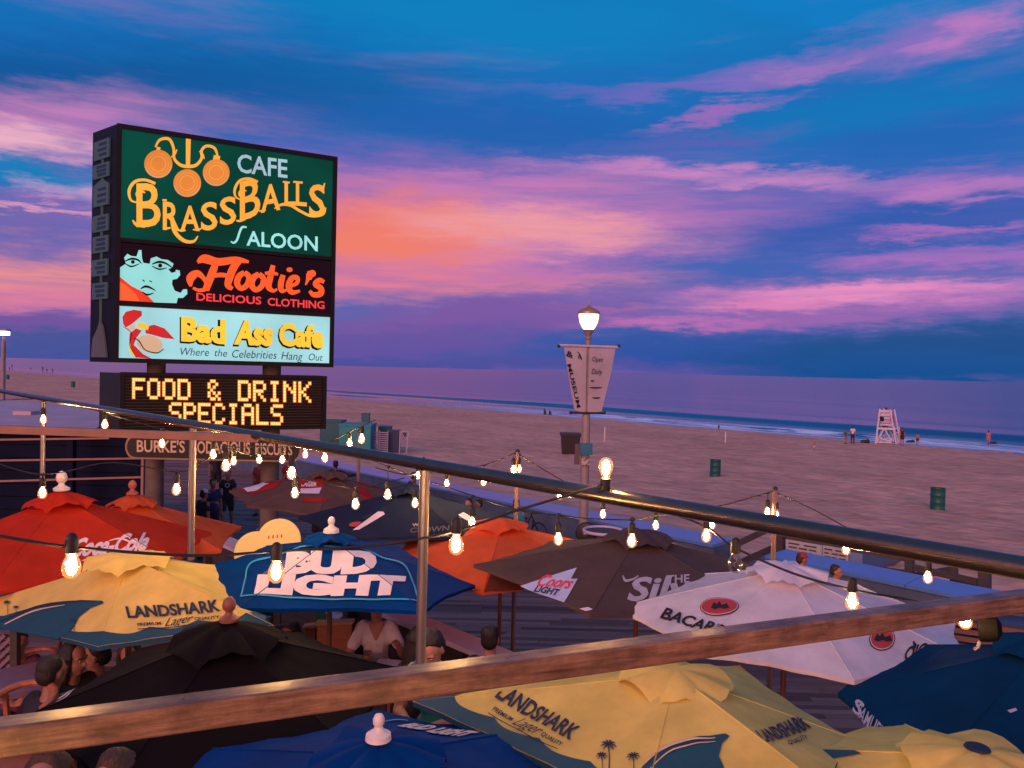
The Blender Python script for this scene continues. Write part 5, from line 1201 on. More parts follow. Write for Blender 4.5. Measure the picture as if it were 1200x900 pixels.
# teal beach boxes
teal = mat('box_teal', (.0, .24, .28), .5, var=.15); teal_d = mat('box_teal_dark', (.0, .10, .12), .5)
def tbox(x0, x1, y0, y1, dep, lab, m_=teal, nm='storage_box', lid=True):
    q = ground_pt((x0 + x1) / 2, y1); D = q.y; w = (x1 - x0) / F * D; h_ = (y1 - y0) / F * D
    e = empty(nm, q, lab, 'box', 'teal beach boxes')
    p = MB(); c = q + Vector((0, 0, h_ / 2 * .94)); p.box(c, (w, dep, h_ * .94)); p.build('body', m_, e)
    if lid: p = MB(); p.box(q + Vector((0, 0, h_ * .97)), (w * 1.05, dep * 1.05, h_ * .06)); p.build('lid', m_, e)
    return e, q, w, h_
tbox(378, 402, 492, 524, 1.6, 'leftmost teal box beside the message board', teal_d); tbox(401, 437, 496, 530, 1.8, 'widest teal box in the row on the sand')
tbox(424, 433, 484, 499, .5, 'small narrow teal box standing up behind the widest box', teal_d); tbox(444, 458, 499, 527, .8, 'teal box behind the louvred shutter panels', teal_d)
tbox(457, 468, 504, 530, .9, 'dark blue box at the right of the teal row', mat('box_navy', (.01, .03, .10), .5))
q = ground_pt(446, 531); D = q.y; e = empty('louvre_panel', q, 'pair of pale louvred panels leaning before the teal boxes', 'panel')
for x0, x1 in ((437, 445.5), (446.5, 456)):
    w = (x1 - x0) / F * D; xc = ((x0 + x1) / 2 - 600) / F * D
    for k in range(10):
        p = MB(); p.box((xc, D - .05, q.z + .12 + k * .125), (w, .05, .06), rot=Matrix.Rotation(R(-25), 3, 'X')); p.build('slat', mat('louvre_lilac', (.34, .30, .42), .6), e)
    for s_ in (-1, 1):
        p = MB(); p.box((xc + s_ * w / 2, D - .02, q.z + .7), (.04, .05, 1.35)); p.build('stile', mat('louvre_lilac', (.34, .30, .42), .6), e)
q = ground_pt(473, 532); D = q.y; e = empty('folded_chair', q, 'folded dark blue and pink beach chair leaning right of the teal boxes', 'chair')
for a_, b_ in (((468, 532), (469, 505)), ((469, 505), (479, 506)), ((479, 506), (476, 532)), ((470, 506), (476, 516)), ((476, 516), (480, 508))):
    p = MB(); p.bar(P(*a_, D), P(*b_, D), .07, .05); p.build('frame_bar', mat('louvre_lilac', (.34, .30, .42), .6), e)
p = MB(); p.prism([P(469.5, 507, D), P(477, 507, D), P(474, 515, D)], (0, .05, 0)); p.build('seat_cloth', mat('box_navy', (.01, .03, .10), .5), e)

# lifeguard chair
wp = mat('white_paint_wood', (.66, .60, .64), .6, var=.1)
q = ground_pt(1043, 521); D = q.y; lg = empty('lifeguard_chair', q, 'tall white wooden lifeguard chair at the edge of the water', 'lifeguard chair')
def LP(x, y, dd=0.): return P(x, y, D + dd)
def lbar(a, b, w=.10, nm='brace'):
    p = MB(); p.bar(a, b, w, w * .8, up=Vector((0, 1, 0))); p.build(nm, wp, lg)
for dd, ox in ((0, 0), (1.5, 5)):
    lbar(LP(1026 + ox, 520, dd), LP(1031 + ox, 479, dd), .12, 'leg'); lbar(LP(1050 + ox, 520, dd), LP(1043 + ox, 480, dd), .12, 'leg')
    lbar(LP(1027 + ox, 512, dd), LP(1049 + ox, 519, dd)); lbar(LP(1036 + ox, 502, dd), LP(1046 + ox, 519, dd)); lbar(LP(1036 + ox, 502, dd), LP(1027 + ox, 518, dd))
lbar(LP(1026, 518), LP(1052, 519)); lbar(LP(1029, 502), LP(1049, 503), .16, 'seat_edge')
for k in range(4):
    p = MB(); p.box(LP(1038, 501.5, .2 + k * .33), (1.35, .28, .06)); p.build('seat_board', wp, lg)
for k in range(5):
    p = MB(); y = 498 - k * 4; p.box(LP(1038.5, y, 1.35), (1.15, .05, .24)); p.build('back_board', wp, lg)
for ox in (0, 5): lbar(LP(1048 + ox, 500), LP(1052 + ox, 520, .5), .08, 'ladder_rail')
for k in range(4): lbar(LP(1048.5 + k, 502 + k * 5, .1), LP(1054.5 + k, 502 + k * 5, .1), .07, 'rung')
for ox in (0, 13): lbar(LP(1031 + ox * .9, 492), LP(1031 + ox * .9, 492, 1.4), .08, 'armrest')
p = MB(); p.box(LP(1037, 499.6, -.05), (.62, .06, .12)); p.build('name_board', pr_black, lg)
p = MB(); p.box(LP(1033.5, 491, .5), (.26, .3, .42)); p.build('bag', pr_black, lg)
p = MB(); p.box(LP(1045.5, 490, .6), (.22, .3, .5)); p.build('towel', mat('towel_red', (.4, .06, .08), .9), lg)
p = MB(); p.ell(LP(1038.5, 478.5, 1.3), (.12, .12, .08)); p.build('roof_knob', pr_black, lg)
# dark folded chairs lying by the chair
for x, y, lab in ((1066, 519.5, 'dark bag lying on the sand right of the lifeguard chair'), (1013, 519, 'low dark bag lying on the sand left of the lifeguard chair'), (1162, 521.5, 'small dark bag on the sand beside the lone bather at the right')):
    q = ground_pt(x, y); p = MB(); p.ell(q + Vector((0, 0, .12)), (.4, .25, .2), 10, 6); p.ell(q + Vector((.3, 0, .14)), (.22, .2, .24), 10, 6); o = p.build('bag', spk); tag(o, lab, 'bag')

# ================================================================== low building at the left with a pale roof
shw = mat('shed_navy_boards', (.004, .009, .032), .8, var=.3, stretch=(1, 1, 8), spec=.15); roofm = mat('shed_roof_pale', (.48, .38, .44), .6, var=.15, vscale=1.5); trim = mat('shed_rail_tan', (.32, .17, .13), .5)
SD = 15.8; sh = empty('low_building', P(60, 640, SD), 'dark navy boarded low building with a pale flat roof behind the red umbrella', 'building')
zR = P(0, 498, SD).z
x0, x1 = P(-240, 500, SD).x, P(160, 500, SD).x
p = MB(); p.hexa([Vector((x0, SD + .1, 0)), Vector((x1, SD + .1, 0)), Vector((x1 - 1.6, SD + 4, 0)), Vector((x0, SD + 4, 0)), Vector((x0, SD + .1, zR - .12)), Vector((x1, SD + .1, zR - .12)), Vector((x1 - 1.6, SD + 4, zR - .12)), Vector((x0, SD + 4, zR - .12))]); p.build('wall', shw, sh)
p = MB(); xr = P(119, 497, SD).x; zq = zR + .02
p.hexa([Vector((x0, SD - .25, zR - .118)), Vector((xr, SD - .25, zR - .118)), Vector((xr - 2.2, SD + 5.5, zR + .1)), Vector((x0, SD + 5.5, zR + .1)), Vector((x0, SD - .25, zR - .02)), Vector((xr, SD - .25, zR - .02)), Vector((xr - 2.2, SD + 5.5, zR + .2)), Vector((x0, SD + 5.5, zR + .2))]); p.build('roof', roofm, sh)
p = MB(); p.box(P(31, 483, SD + 2.2) + Vector((0, 0, -.02)), (.42, .35, .10)); p.build('roof_hatch', roofm, sh)
y_ = 508
for k in range(9):
    z0 = zR - .14 - k * .27; p = MB(); p.hexa([Vector((x0, SD + .055, z0 - .25)), Vector((x1 + .02, SD + .055, z0 - .25)), Vector((x1 + .02, SD + .098, z0 - .25)), Vector((x0, SD + .098, z0 - .25)), Vector((x0, SD + .075, z0)), Vector((x1 + .02, SD + .075, z0)), Vector((x1 + .02, SD + .098, z0)), Vector((x0, SD + .098, z0))]); p.build('board', shw, sh)
fe = empty('rail_fence', P(60, 600, 15.2), 'dark fence with thin pale horizontal rails in front of the low building', 'fence')
for y0, y1 in ((516, 513.5), (540.5, 537), (565.5, 559)):
    p = MB(); p.bar(P(-60, y0, 15.0), P(128 if y0 < 520 else 168, y1, 15.3), .04, .035); p.build('rail', trim, fe)
for x in (84, 168, -30):
    p = MB(); a_ = P(x, 507, 15.3); p.bar(Vector((a_.x, a_.y, 0)), a_, .13 if x == 84 else .05, .13 if x == 84 else .05); p.build('post', shw if x == 84 else trim, fe)
# ================================================================== people
def remeshed(mb, voxel, smooth_it=2):
    me = bpy.data.meshes.new('tmp'); me.from_pydata(mb.v, [], mb.f)
    o = bpy.data.objects.new('tmp', me); C.objects.link(o)
    r_ = o.modifiers.new('r', 'REMESH'); r_.mode = 'VOXEL'; r_.voxel_size = voxel; r_.use_smooth_shade = True
    s_ = o.modifiers.new('s', 'SMOOTH'); s_.iterations = smooth_it; s_.factor = .5
    bpy.context.view_layer.update(); dg = bpy.context.evaluated_depsgraph_get()
    out_ = bpy.data.meshes.new_from_object(o.evaluated_get(dg)); bpy.data.objects.remove(o); return out_
def skin_mat(k): return mat('skin_%d' % k, [(.42, .20, .13), (.30, .14, .09), (.16, .075, .05), (.50, .27, .19)][k], .55, var=.08, vscale=12)
def hairm(k): return mat('hair_%d' % k, stretch=(8, 8, 1), rgb=[(.012, .009, .008), (.05, .025, .015), (.13, .07, .035), (.28, .25, .24)][k], rough=.6, var=.5, vscale=10, bump=.5, bscale=14)
def shirtm(c): return mat('shirt_%d_%d_%d' % tuple(int(x * 100) for x in c), c, .85, var=.12, vscale=7, bump=.2, bscale=14)
def V(*a): return Vector(a)
def person(label, feet, yaw=0, pose='stand', h=1.72, shirt=(.05, .05, .05), pants=(.03, .03, .05), skin=0, hair=1, hat=None, arms=('down', 'down'), nod=8, turn=0, long_hair=False, sleeve=.5, legs_bare=True, lean=0, detail=0, shorts=True, group=None, vox=None, vneck=False, back=False):
    """local frame: forward is -Y, metres for a 1.72 m figure, scaled by h. feet: ground point (or the floor under the seat)"""
    s_ = h / 1.72; e = empty('person', feet, label, 'person', group)
    M_ = Matrix.Translation(feet) @ Matrix.Rotation(R(yaw), 4, 'Z') @ Matrix.Scale(s_, 4)
    if pose == 'sit': hip = V(0, .0, .50)
    elif pose == 'kneel': hip = V(0, .05, .42)
    else: hip = V(0, 0, .93)
    ln = R(lean); up = V(0, -math.sin(ln), math.cos(ln)); side = V(1, 0, 0); fwd = V(0, -1, 0)
    wa = hip + up * .16; ch = hip + up * .36; nk = hip + up * .53; hd = hip + up * .66 + V(0, -.02 - .10 * math.sin(R(nod)), .02)
    sh = {k: hip + up * .47 + side * k * .165 for k in (-1, 1)}
    b = MB(); vx = vox or (.0085 if detail else .016); n = 12
    b.caps(hip + V(0, .0, 0), .125, wa, .112, n); b.caps(wa, .112, ch, .130, n); b.caps(ch + side * .05, .115, ch - side * .05, .115, n); b.caps(ch + up * .09 + side * .12, .062, ch + up * .09 - side * .12, .062, n)
    b.caps(hip + side * .06, .115, hip - side * .06, .115, n)
    b.caps(nk - up * .06, .06, hd - up * .06, .052, n)
    # legs
    if pose == 'sit':
        kn = {k: V(k * .13, -.46, .50) for k in (-1, 1)}; an = {k: V(k * .13, -.42, .09) for k in (-1, 1)}
    elif pose == 'walk':
        kn = {-1: V(-.10, -.16, .50), 1: V(.10, .04, .50)}; an = {-1: V(-.10, -.22, .10), 1: V(.10, .26, .13)}
    elif pose == 'kneel':
        kn = {k: V(k * .12, -.3, .1) for k in (-1, 1)}; an = {k: V(k * .12, .1, .08) for k in (-1, 1)}
    else:
        kn = {k: V(k * .10, -.02, .50) for k in (-1, 1)}; an = {k: V(k * .11, 0, .09) for k in (-1, 1)}
    for k in (-1, 1):
        hj = hip + V(k * .085, 0, -.02); b.caps(hj, .085, kn[k], .056, n); b.caps(kn[k], .056, kn[k].lerp(an[k], .35), .055, n); b.caps(kn[k].lerp(an[k], .3), .057, an[k], .036, n)
        b.caps(an[k] - V(0, -.02, .04), .038, an[k] - V(0, .15, .055), .030, n)
    # arms
    wr = {}; el = {}
    for k, a in zip((-1, 1), arms):
        S = sh[k]
        if a == 'down': E = S + V(k * .05, .02, -.28); Wt = E + V(k * .01, -.05, -.24)
        elif a == 'table': E = S + V(k * .07, -.12, -.25); Wt = E + V(-k * .15, -.23, .03)
        elif a == 'up': E = S + V(k * .08, -.14, -.22); Wt = E + V(-k * .10, -.12, .22)
        elif a == 'wide': E = S + V(k * .22, -.03, -.12); Wt = E + V(k * .22, -.06, .02)
        elif a == 'swing_f': E = S + V(k * .05, -.06, -.27); Wt = E + V(0, -.17, -.16)
        elif a == 'swing_b': E = S + V(k * .06, .12, -.25); Wt = E + V(0, .03, -.24)
        elif a == 'hip': E = S + V(k * .20, .06, -.20); Wt = E + V(-k * .15, -.10, -.14)
        elif isinstance(a, tuple): E, Wt = S + V(*a[0]), S + V(*a[1])
        el[k], wr[k] = E, Wt
        b.caps(S, .056, E, .041, n); b.caps(E, .041, E.lerp(Wt, .3), .042, n); b.caps(E.lerp(Wt, .25), .042, Wt, .027, n)
        d = (Wt - E).normalized(); pal = Wt + d * .075; q = d.cross(V(0, 0, 1)); q = (q.normalized() if q.length > .2 else V(1, 0, 0)); dn = d.cross(q).normalized()
        if dn.z > 0: dn = -dn
        b.caps(Wt, .025, pal, .030, 10); b.caps(Wt + d * .03 + q * .016, .022, pal + q * .024, .017, 10); b.caps(Wt + d * .03 - q * .016, .022, pal - q * .024, .017, 10)
        fr = .0088 if detail else .0105
        for f_i, (off, fl) in enumerate(((-.032, .066), (-.011, .078), (.011, .074), (.031, .058))):
            r0 = pal + q * off; m1 = r0 + d * fl * .5 + dn * .012; m2 = m1 + d * fl * .38 + dn * .028
            b.caps(r0, fr, m1, fr, 8); b.caps(m1, fr, m2, fr * .85, 8)
        tb = Wt + d * .03 - q * k * .022; t1 = tb + d * .03 - q * k * .028 + dn * .012; b.caps(tb, fr * 1.3, t1, fr * 1.1, 8); b.caps(t1, fr * 1.1, t1 + d * .03 + dn * .01, fr * .9, 8)
    # head
    HR = Matrix.Rotation(R(turn), 3, 'Z') @ Matrix.Rotation(R(nod), 3, 'X'); hq = lambda *a: hd + HR @ V(*a)
    b.ell(hq(0, .012, .028), (.076, .094, .088), 18, 14, HR); b.ell(hq(0, -.018, -.028), (.062, .074, .088), 18, 14, HR); b.ell(hq(0, -.058, -.085), (.032, .028, .026), 12, 8, HR)
    b.caps(hq(0, -.088, .012), .008, hq(0, -.106, -.024), .0135, 8); b.ell(hq(0, -.096, -.03), (.019, .012, .010), 10, 8, HR)
    for k in (-1, 1): b.ell(hq(k * .077, .01, -.01), (.010, .018, .030), 10, 8, HR); b.caps(hq(k * .02, -.083, .028), .009, hq(k * .05, -.072, .028), .009, 8)
    b.caps(hq(-.018, -.086, -.052), .008, hq(.018, -.086, -.052), .008, 8)
    def fin(mb, nm, m_, vx_, it=2):
        mb.v = [V(*v) for v in mb.v]; me = remeshed(mb, vx_, it); me.transform(Matrix.Translation(-feet) @ M_); o = link(nm, me, e, m_); return o
    body = fin(b, 'body', skin_mat(skin), vx)
    # shirt
    c = MB(); g = .014
    c.caps(hip + up * .04, .125 + g, wa, .115 + g, n); c.caps(wa, .115 + g, ch, .133 + g, n); c.caps(ch + side * .055, .117 + g, ch - side * .055, .117 + g, n); c.caps(ch + up * .085 + side * .13, .062 + g, ch + up * .085 - side * .13, .062 + g, n)
    for k in (-1, 1):
        c.caps(sh[k] - side * k * .03, .058 + g, sh[k].lerp(el[k], min(sleeve, 1) if sleeve < 1 else 1), .050 + g, n)
        if sleeve > 1: c.caps(el[k], .046 + g, el[k].lerp(wr[k], .9), .030 + g, n)
    if pose == 'sit': c.caps(hip + side * .05, .12 + g, hip - side * .05, .12 + g, n)
    sm_ = shirtm(shirt); so_ = fin(c, 'shirt', sm_, max(vx, .012), 2)
    if vneck:
        mm = MB(); q0 = ch + up * .00 + V(0, -.122, 0)
        for k in (-.055, -.028, 0, .028, .055): mm.caps(ch + up * .155 + V(k, -.050, 0), .030, q0, .020, 8)
        fin(mm, 'neck_opening', skin_mat(skin), .008)
    # trousers, shorts or skirt
    if pants:
        c = MB(); c.caps(hip + side * .06, .120 + g * .6, hip - side * .06, .120 + g * .6, n); c.caps(hip, .12 + g * .6, hip + up * .06, .118 + g * .6, n)
        for k in (-1, 1):
            hj = hip + V(k * .085, 0, -.02); c.caps(hj, .09 + g * .6, hj.lerp(kn[k], .75 if shorts else 1), (.075 if shorts else .062) + g * .6, n)
            if not shorts: c.caps(kn[k], .062 + g * .6, an[k] + V(0, 0, .02), .045 + g * .6, n)
        fin(c, 'shorts' if shorts else 'trousers', shirtm(pants), max(vx, .014))
    # shoes
    for k in (-1, 1):
        c = MB(); c.caps(an[k] - V(0, -.03, .045), .044, an[k] - V(0, .16, .058), .036, 10)
        c.v = [M_ @ V(*v) for v in c.v]; c.build('shoe', mat('shoe_dark', (.03, .025, .025), .6), e, smooth='all')
    # hair
    if hair is not None and not (hat == 'bald'):
        c = MB(); c.ell(hq(0, .036, .050), (.083, .088, .080), 18, 12, HR); c.ell(hq(0, .056, .0), (.079, .064, .085), 14, 10, HR)
        for k in range(0 if long_hair else 8):
            a_ = R(k * 45); c.ell(hq(.045 * math.cos(a_), .035 + .05 * math.sin(a_), .095 + .008 * math.sin(k * 2.3)), (.03, .035, .022), 8, 6, HR)
        if long_hair:
            for k in range(15):
                a_ = R(-35 + k * 250 / 14); cx_, cy_ = math.cos(a_), math.sin(a_); w_ = .012 * math.sin(k * 2.7)
                c.caps(hq(.03 * cx_, .03 + .03 * cy_, .115), .026, hq(.086 * cx_, .03 + .086 * cy_, .03), .024, 7); c.caps(hq(.082 * cx_, .03 + .082 * cy_, .03), .020, hq((.090 + w_) * cx_, .035 + .085 * cy_, -.07), .019, 7); c.caps(hq((.090 + w_) * cx_, .035 + .085 * cy_, -.07), .019, hq((.080 - w_) * cx_, .05 + .08 * cy_, -.19 - w_ * 2), .010, 7)
        # keep the face clear
        fin(c, 'hair', hairm(hair), .010 if detail else .016, 1)
    if hat and hat != 'bald':
        c = MB(); c.lathe(hq(0, .01, .055), [(.092, 0), (.094, .02), (.088, .05), (.06, .082), (.01, .092)], 18, HR @ V(0, 0, 1)); 
        c.prism([hq(-.075, -.06, .062), hq(-.06, -.14, .05), hq(0, -.17, .045), hq(.06, -.14, .05), hq(.075, -.06, .062)], HR @ V(0, 0, .012)); c.v = [M_ @ V(*v) for v in c.v]
        c.build('cap', mat('cap_%s' % hat, dict(red=(.42, .03, .03), white=(.6, .6, .75))[hat], .7), e, smooth=True)
    # face
    if detail:
        for k in (-1, 1):
            c = MB(); c.ell(hq(k * .031, -.079, .012), (.012, .008, .007), 10, 8, HR); c.v = [M_ @ V(*v) for v in c.v]; ey = c.build('eye', mat('eye_white', (.5, .45, .42), .3), e, smooth='all')
            c = MB(); c.ell(hq(k * .031, -.086, .012), (.005, .003, .005), 8, 6, HR); c.v = [M_ @ V(*v) for v in c.v]; c.build('iris', mat('iris_dark', (.02, .012, .01), .3), ey)
            c = MB(); c.caps(hq(k * .018, -.090, .034), .004, hq(k * .050, -.078, .032), .003, 6); c.v = [M_ @ V(*v) for v in c.v]; c.build('eyebrow', hairm(min(hair or 0, 1)), e)
        c = MB(); c.caps(hq(-.018, -.092, -.052), .0045, hq(.018, -.092, -.052), .0045, 6); c.v = [M_ @ V(*v) for v in c.v]; c.build('lips', mat('lips', (.25, .07, .06), .5), e)
    return e, (M_, hq, wr, ch, HR)
def at(px, py, D, z):       # foot point under a head seen at px, on level z
    q = P(px, py, D); return Vector((q.x, q.y, z))
def placed(px, py, pz_, z, h):   # depth at which something 'pz_' high above level z shows at py
    lo, hi = 2, 60
    for _ in range(40):
        m_ = (lo + hi) / 2
        if P(px, py, m_).z > z + pz_: lo = m_
        else: hi = m_
    return at(px, py, lo, z)
# -- the table under the blue umbrella
PZ = PATIO_Z; mid = dict(detail=1)
T0 = P(430, 778, 6.9)
tabm = mat('table_grey_top', (.22, .19, .18), .45, var=.15); boothm = mat('booth_orange_wood', (.36, .12, .06), .5, var=.2, stretch=(1, 1, 6))
def table(cx, cy, rz, w, d, lab, zt_=.98, m_=None, z=PZ):
    e = empty('table', (cx, cy, z), lab, 'table'); p = MB(); p.box((cx, cy, z + zt_), (w, d, .045), rz); o = p.build('top', m_ or tabm, e)
    Mz = Matrix.Rotation(rz, 3, 'Z')
    for sx_, sy_ in ((1, 1), (1, -1), (-1, 1), (-1, -1)):
        q = Vector((cx, cy, z)) + Mz @ Vector((sx_ * (w / 2 - .06), sy_ * (d / 2 - .06), 0)); p = MB(); p.bar(q, q + Vector((0, 0, zt_ - .022)), .05, .05); p.build('leg', darkboard, e)
    return e
w_ft = at(441, 738, 7.75, 0)
zt_ = 1.20
table(-1.32, 7.02, R(-20), .95, .75, 'grey table in front of the woman in the white shirt', zt_=P(430, 792, 7.0).z - PZ)
tz = P(430, 792, 7.0).z
# woman in the white V neck, both forearms on the table
sz_ = P(441, 727, 7.75).z - .98      # floor that puts her shoulders right
wp_, wi = person('woman in a white v-neck shirt leaning on the table under the blue umbrella', Vector((P(441, 727, 7.75).x, 7.78, sz_)), 8, 'sit', 1.66, (.72, .62, .66), (.05, .06, .10), 0, 1, arms=(((-.11, -.12, -.27), (.10, -.33, -.28)), ((.11, -.14, -.26), (.06, -.30, -.10))), nod=12, detail=1, vneck=True, lean=8, sleeve=.62)
e = empty('seat_stool', (P(441, 727, 7.75).x, 7.85, PZ), 'raised bench seat carrying the woman in the white shirt', 'bench')
p = MB(); p.box((P(441, 727, 7.75).x, 7.9, sz_ + .34), (.9, .42, .05)); p.build('seat', boothm, e)
p = MB(); p.box((P(441, 727, 7.75).x, 7.95, (PZ + sz_ + .31) / 2), (.8, .3, sz_ + .31 - PZ)); p.build('base', darkboard, e)
e = empty('sheet_of_paper', P(478, 765, 6.95), 'white paper menu lying on the grey table', 'paper'); p = MB(); p.box((P(474, 768, 6.9).x, 6.95, tz + .03), (.26, .2, .004), R(25)); p.build('sheet', white_pl, e)
p = MB(); p.box((P(452, 764, 7.1).x, 7.25, tz + .03), (.22, .16, .004), R(-10)); e2 = empty('sheet_of_paper', P(452, 764, 7.1), 'white paper lying under the hands of the woman in white', 'paper'); p.build('sheet', white_pl, e2)
# booth backs left of her
for x0, x1, y0, y1, D, lab in ((372, 412, 733, 772, 8.2, 'orange brown booth back left of the woman in white'), (357, 369, 737, 760, 8.6, 'narrow end of an orange brown booth beside the dark umbrella pole')):
    e = empty('booth', P((x0 + x1) / 2, y1, D), lab, 'booth'); a_, b_ = P(x0, y0, D), P(x1, y0 - 2, D)
    p = MB(); p.hexa([Vector((a_.x, D, PZ)), Vector((b_.x, D, PZ)), Vector((b_.x, D + .08, PZ)), Vector((a_.x, D + .08, PZ)), a_, b_, b_ + Vector((0, .08, 0)), a_ + Vector((0, .08, 0))]); p.build('back_panel', boothm, e)
    p = MB(); p.bar(a_ + Vector((-.02, .04, .015)), b_ + Vector((.02, .04, .015)), .11, .03); p.build('top_rail', mat('booth_rail', (.42, .20, .12), .5), e)
e = empty('green_screen', P(405, 720, 9.5), 'dark green panel showing under the rim of the blue umbrella', 'panel'); p = MB(); q = P(405, 715, 9.5); p.box(q, (.75, .05, .55)); p.build('cloth', mat('dark_green_cloth', (.008, .07, .04), .8), e)
for s_ in (-.36, .36): p = MB(); p.bar(Vector((q.x + s_, q.y + .04, PZ)), q + Vector((s_, .04, .27)), .04, .04); p.build('post', darkboard, e)
# man in teal, woman in black beside him, dark head by the orange umbrella pole
def seated(px, py, D, label, **k):        # px,py: centre of the head
    q = P(px, py, D); h = k.pop('h', 1.72); s_ = h / 1.72; f = Vector((q.x, q.y, q.z - 1.18 * s_))
    r = person(label, f, pose='sit', h=h, **k)
    b_ = empty('stool', (q.x, q.y, PZ), 'seat under the ' + label, 'stool'); zt = f.z + .36 * s_
    lo = PZ if q.dot(NX) < 5.2 else 0
    if zt - lo > .05: p = MB(); p.lathe(Vector((q.x, q.y, lo)), [(.16, 0), (.16, zt - lo - .05), (.19, zt - lo - .04), (.19, zt - lo)], 14); p.build('seat', darkboard, b_)
    else: bpy.data.objects.remove(b_)
    return r
seated(517, 744, 5.5, 'man with short dark hair in a teal shirt looking down', shirt=(.01, .19, .18), hair=0, skin=0, nod=38, turn=-12, yaw=-10, lean=14, detail=1, arms=('table', 'table'))
seated(489, 752, 6.2, 'person in black with long dark hair behind the rail post', shirt=(.02, .02, .025), hair=0, skin=0, nod=10, turn=70, yaw=60, long_hair=True, detail=1, arms=('up', 'table'), sleeve=1.2)
seated(574, 750, 6.7, 'person with dark hair beside the orange umbrella pole', shirt=(.03, .03, .05), hair=0, yaw=170, nod=5)
seated(390, 722, 8.9, 'person with pale cap under the left of the blue umbrella', shirt=(.02, .015, .02), hair=None, hat='white', skin=1, yaw=30)
# under the left yellow umbrella
seated(84, 772, 5.9, 'person with black hair in profile under the yellow umbrella', shirt=(.015, .012, .015), hair=0, skin=1, yaw=60, turn=20, nod=5, detail=1, long_hair=True)
seated(119, 768, 6.3, 'person with a warm lit face behind the black umbrella', shirt=(.02, .015, .02), hair=0, skin=1, yaw=-50, turn=-30, nod=12, detail=1)
seated(57, 790, 5.4, 'person in a dark jacket facing away at the left', shirt=(.02, .02, .03), hair=0, skin=1, yaw=160)
seated(58, 906, 3.7, 'person with brown hair below the beam at the left', shirt=(.08, .03, .02), hair=1, skin=1, yaw=10, nod=15, detail=1, long_hair=True)
seated(145, 905, 3.8, 'person with light brown wavy hair at the bottom edge', shirt=(.10, .05, .04), hair=1, skin=1, yaw=-15, nod=25, detail=1, long_hair=True)
seated(22, 752, 7.4, 'person in a plum shirt seated beside the lattice screen', shirt=(.10, .03, .06), hair=1, skin=0, yaw=30, nod=12, arms=('table', 'table'))
seated(152, 766, 6.9, 'person with brown hair half hidden behind the black umbrella', shirt=(.12, .09, .10), hair=1, skin=0, yaw=20, nod=15, long_hair=True)
seated(345, 742, 8.2, 'person with black hair beside the dark chair left of the booth', shirt=(.05, .02, .03), hair=0, skin=1, yaw=-40, nod=15, arms=('table', 'up'))
seated(463, 729, 8.9, 'person in a dark shirt behind the woman in white', shirt=(.03, .02, .04), hair=0, skin=1, yaw=20, nod=10)
# things on the table
glassm = glassmat('drink_glass', (.92, .88, .85), 0); drink = mat('drink_amber', (.45, .18, .04), .2)
for (x, y, D_, lab) in ((418, 772, 6.95, 'tall glass of amber drink at the left of the grey table'), (492, 768, 6.7, 'glass of amber drink at the right of the grey table'), (431, 766, 7.2, 'glass of amber drink by the arms of the woman in white')):
    q = P(x, y, D_); q = Vector((q.x, q.y, tz + .0235)); e = empty('drinking_glass', q, lab, 'glass')
    p = MB(); p.lathe(q, [(.030, 0), (.036, .13)], 14); p.build('glass', glassm, e, smooth=True); p = MB(); p.lathe(q + Vector((0, 0, .006)), [(.027, 0), (.031, .09)], 14); p.build('drink', drink, e, smooth=True)
q = P(452, 772, 6.95); q = Vector((q.x, q.y - .12, tz + .0235)); e = empty('plate', q, 'round white plate with food on the grey table', 'plate')
p = MB(); p.lathe(q, [(.06, 0), (.12, .014), (.125, .018), (.115, .016), (.05, .006)], 24); p.build('dish', white_pl, e, smooth=True)
for k in range(5): p = MB(); p.ell(q + Vector((.04 * math.cos(k * 1.3), .04 * math.sin(k * 1.3), .025)), (.028, .022, .016), 8, 6); p.build('food', mat('food_brown', (.30, .13, .05), .7), e)
# lattice screen, planter table at the left edge
lat = empty('lattice_screen', P(0, 800, 6.6), 'lilac lattice screen at the left edge under the yellow umbrella', 'lattice'); latm = mat('lattice_lilac', (.20, .14, .19), .7)
for k in range(9):
    for dirn in (1, -1):
        a_ = P(-60 + k * 11, 744 if dirn > 0 else 786, 6.6 + .03 * (dirn > 0)); b_ = P(-60 + k * 11 + 44, 786 if dirn > 0 else 744, 6.6 + .03 * (dirn > 0))
        if b_.x > P(17, 760, 6.6).x: f = (P(17, 760, 6.6).x - a_.x) / (b_.x - a_.x); b_ = a_.lerp(b_, max(0, f))
        if (b_ - a_).length > .06: p = MB(); p.bar(a_, b_, .03, .02, up=Vector((0, 1, 0))); p.build('lath', latm, lat)
p = MB(); p.bar(P(18, 735, 6.6), P(18, 812, 6.6), .06, .06); p.build('post', darkboard, lat); p = MB(); p.bar(P(-60, 788, 6.6), P(17, 786, 6.6), .04, .03); p.build('rail', latm, lat)
table(P(4, 806, 5.9).x, 6.0, R(40), .6, .6, 'lilac square table with a pale rim at the left edge', zt_=P(4, 806, 5.9).z - PZ, m_=mat('table_lilac', (.22, .15, .22), .5))
table(P(250, 880, 3.9).x, 4.2, R(10), .9, .7, 'dark table in the shade under the black umbrella', zt_=.75)
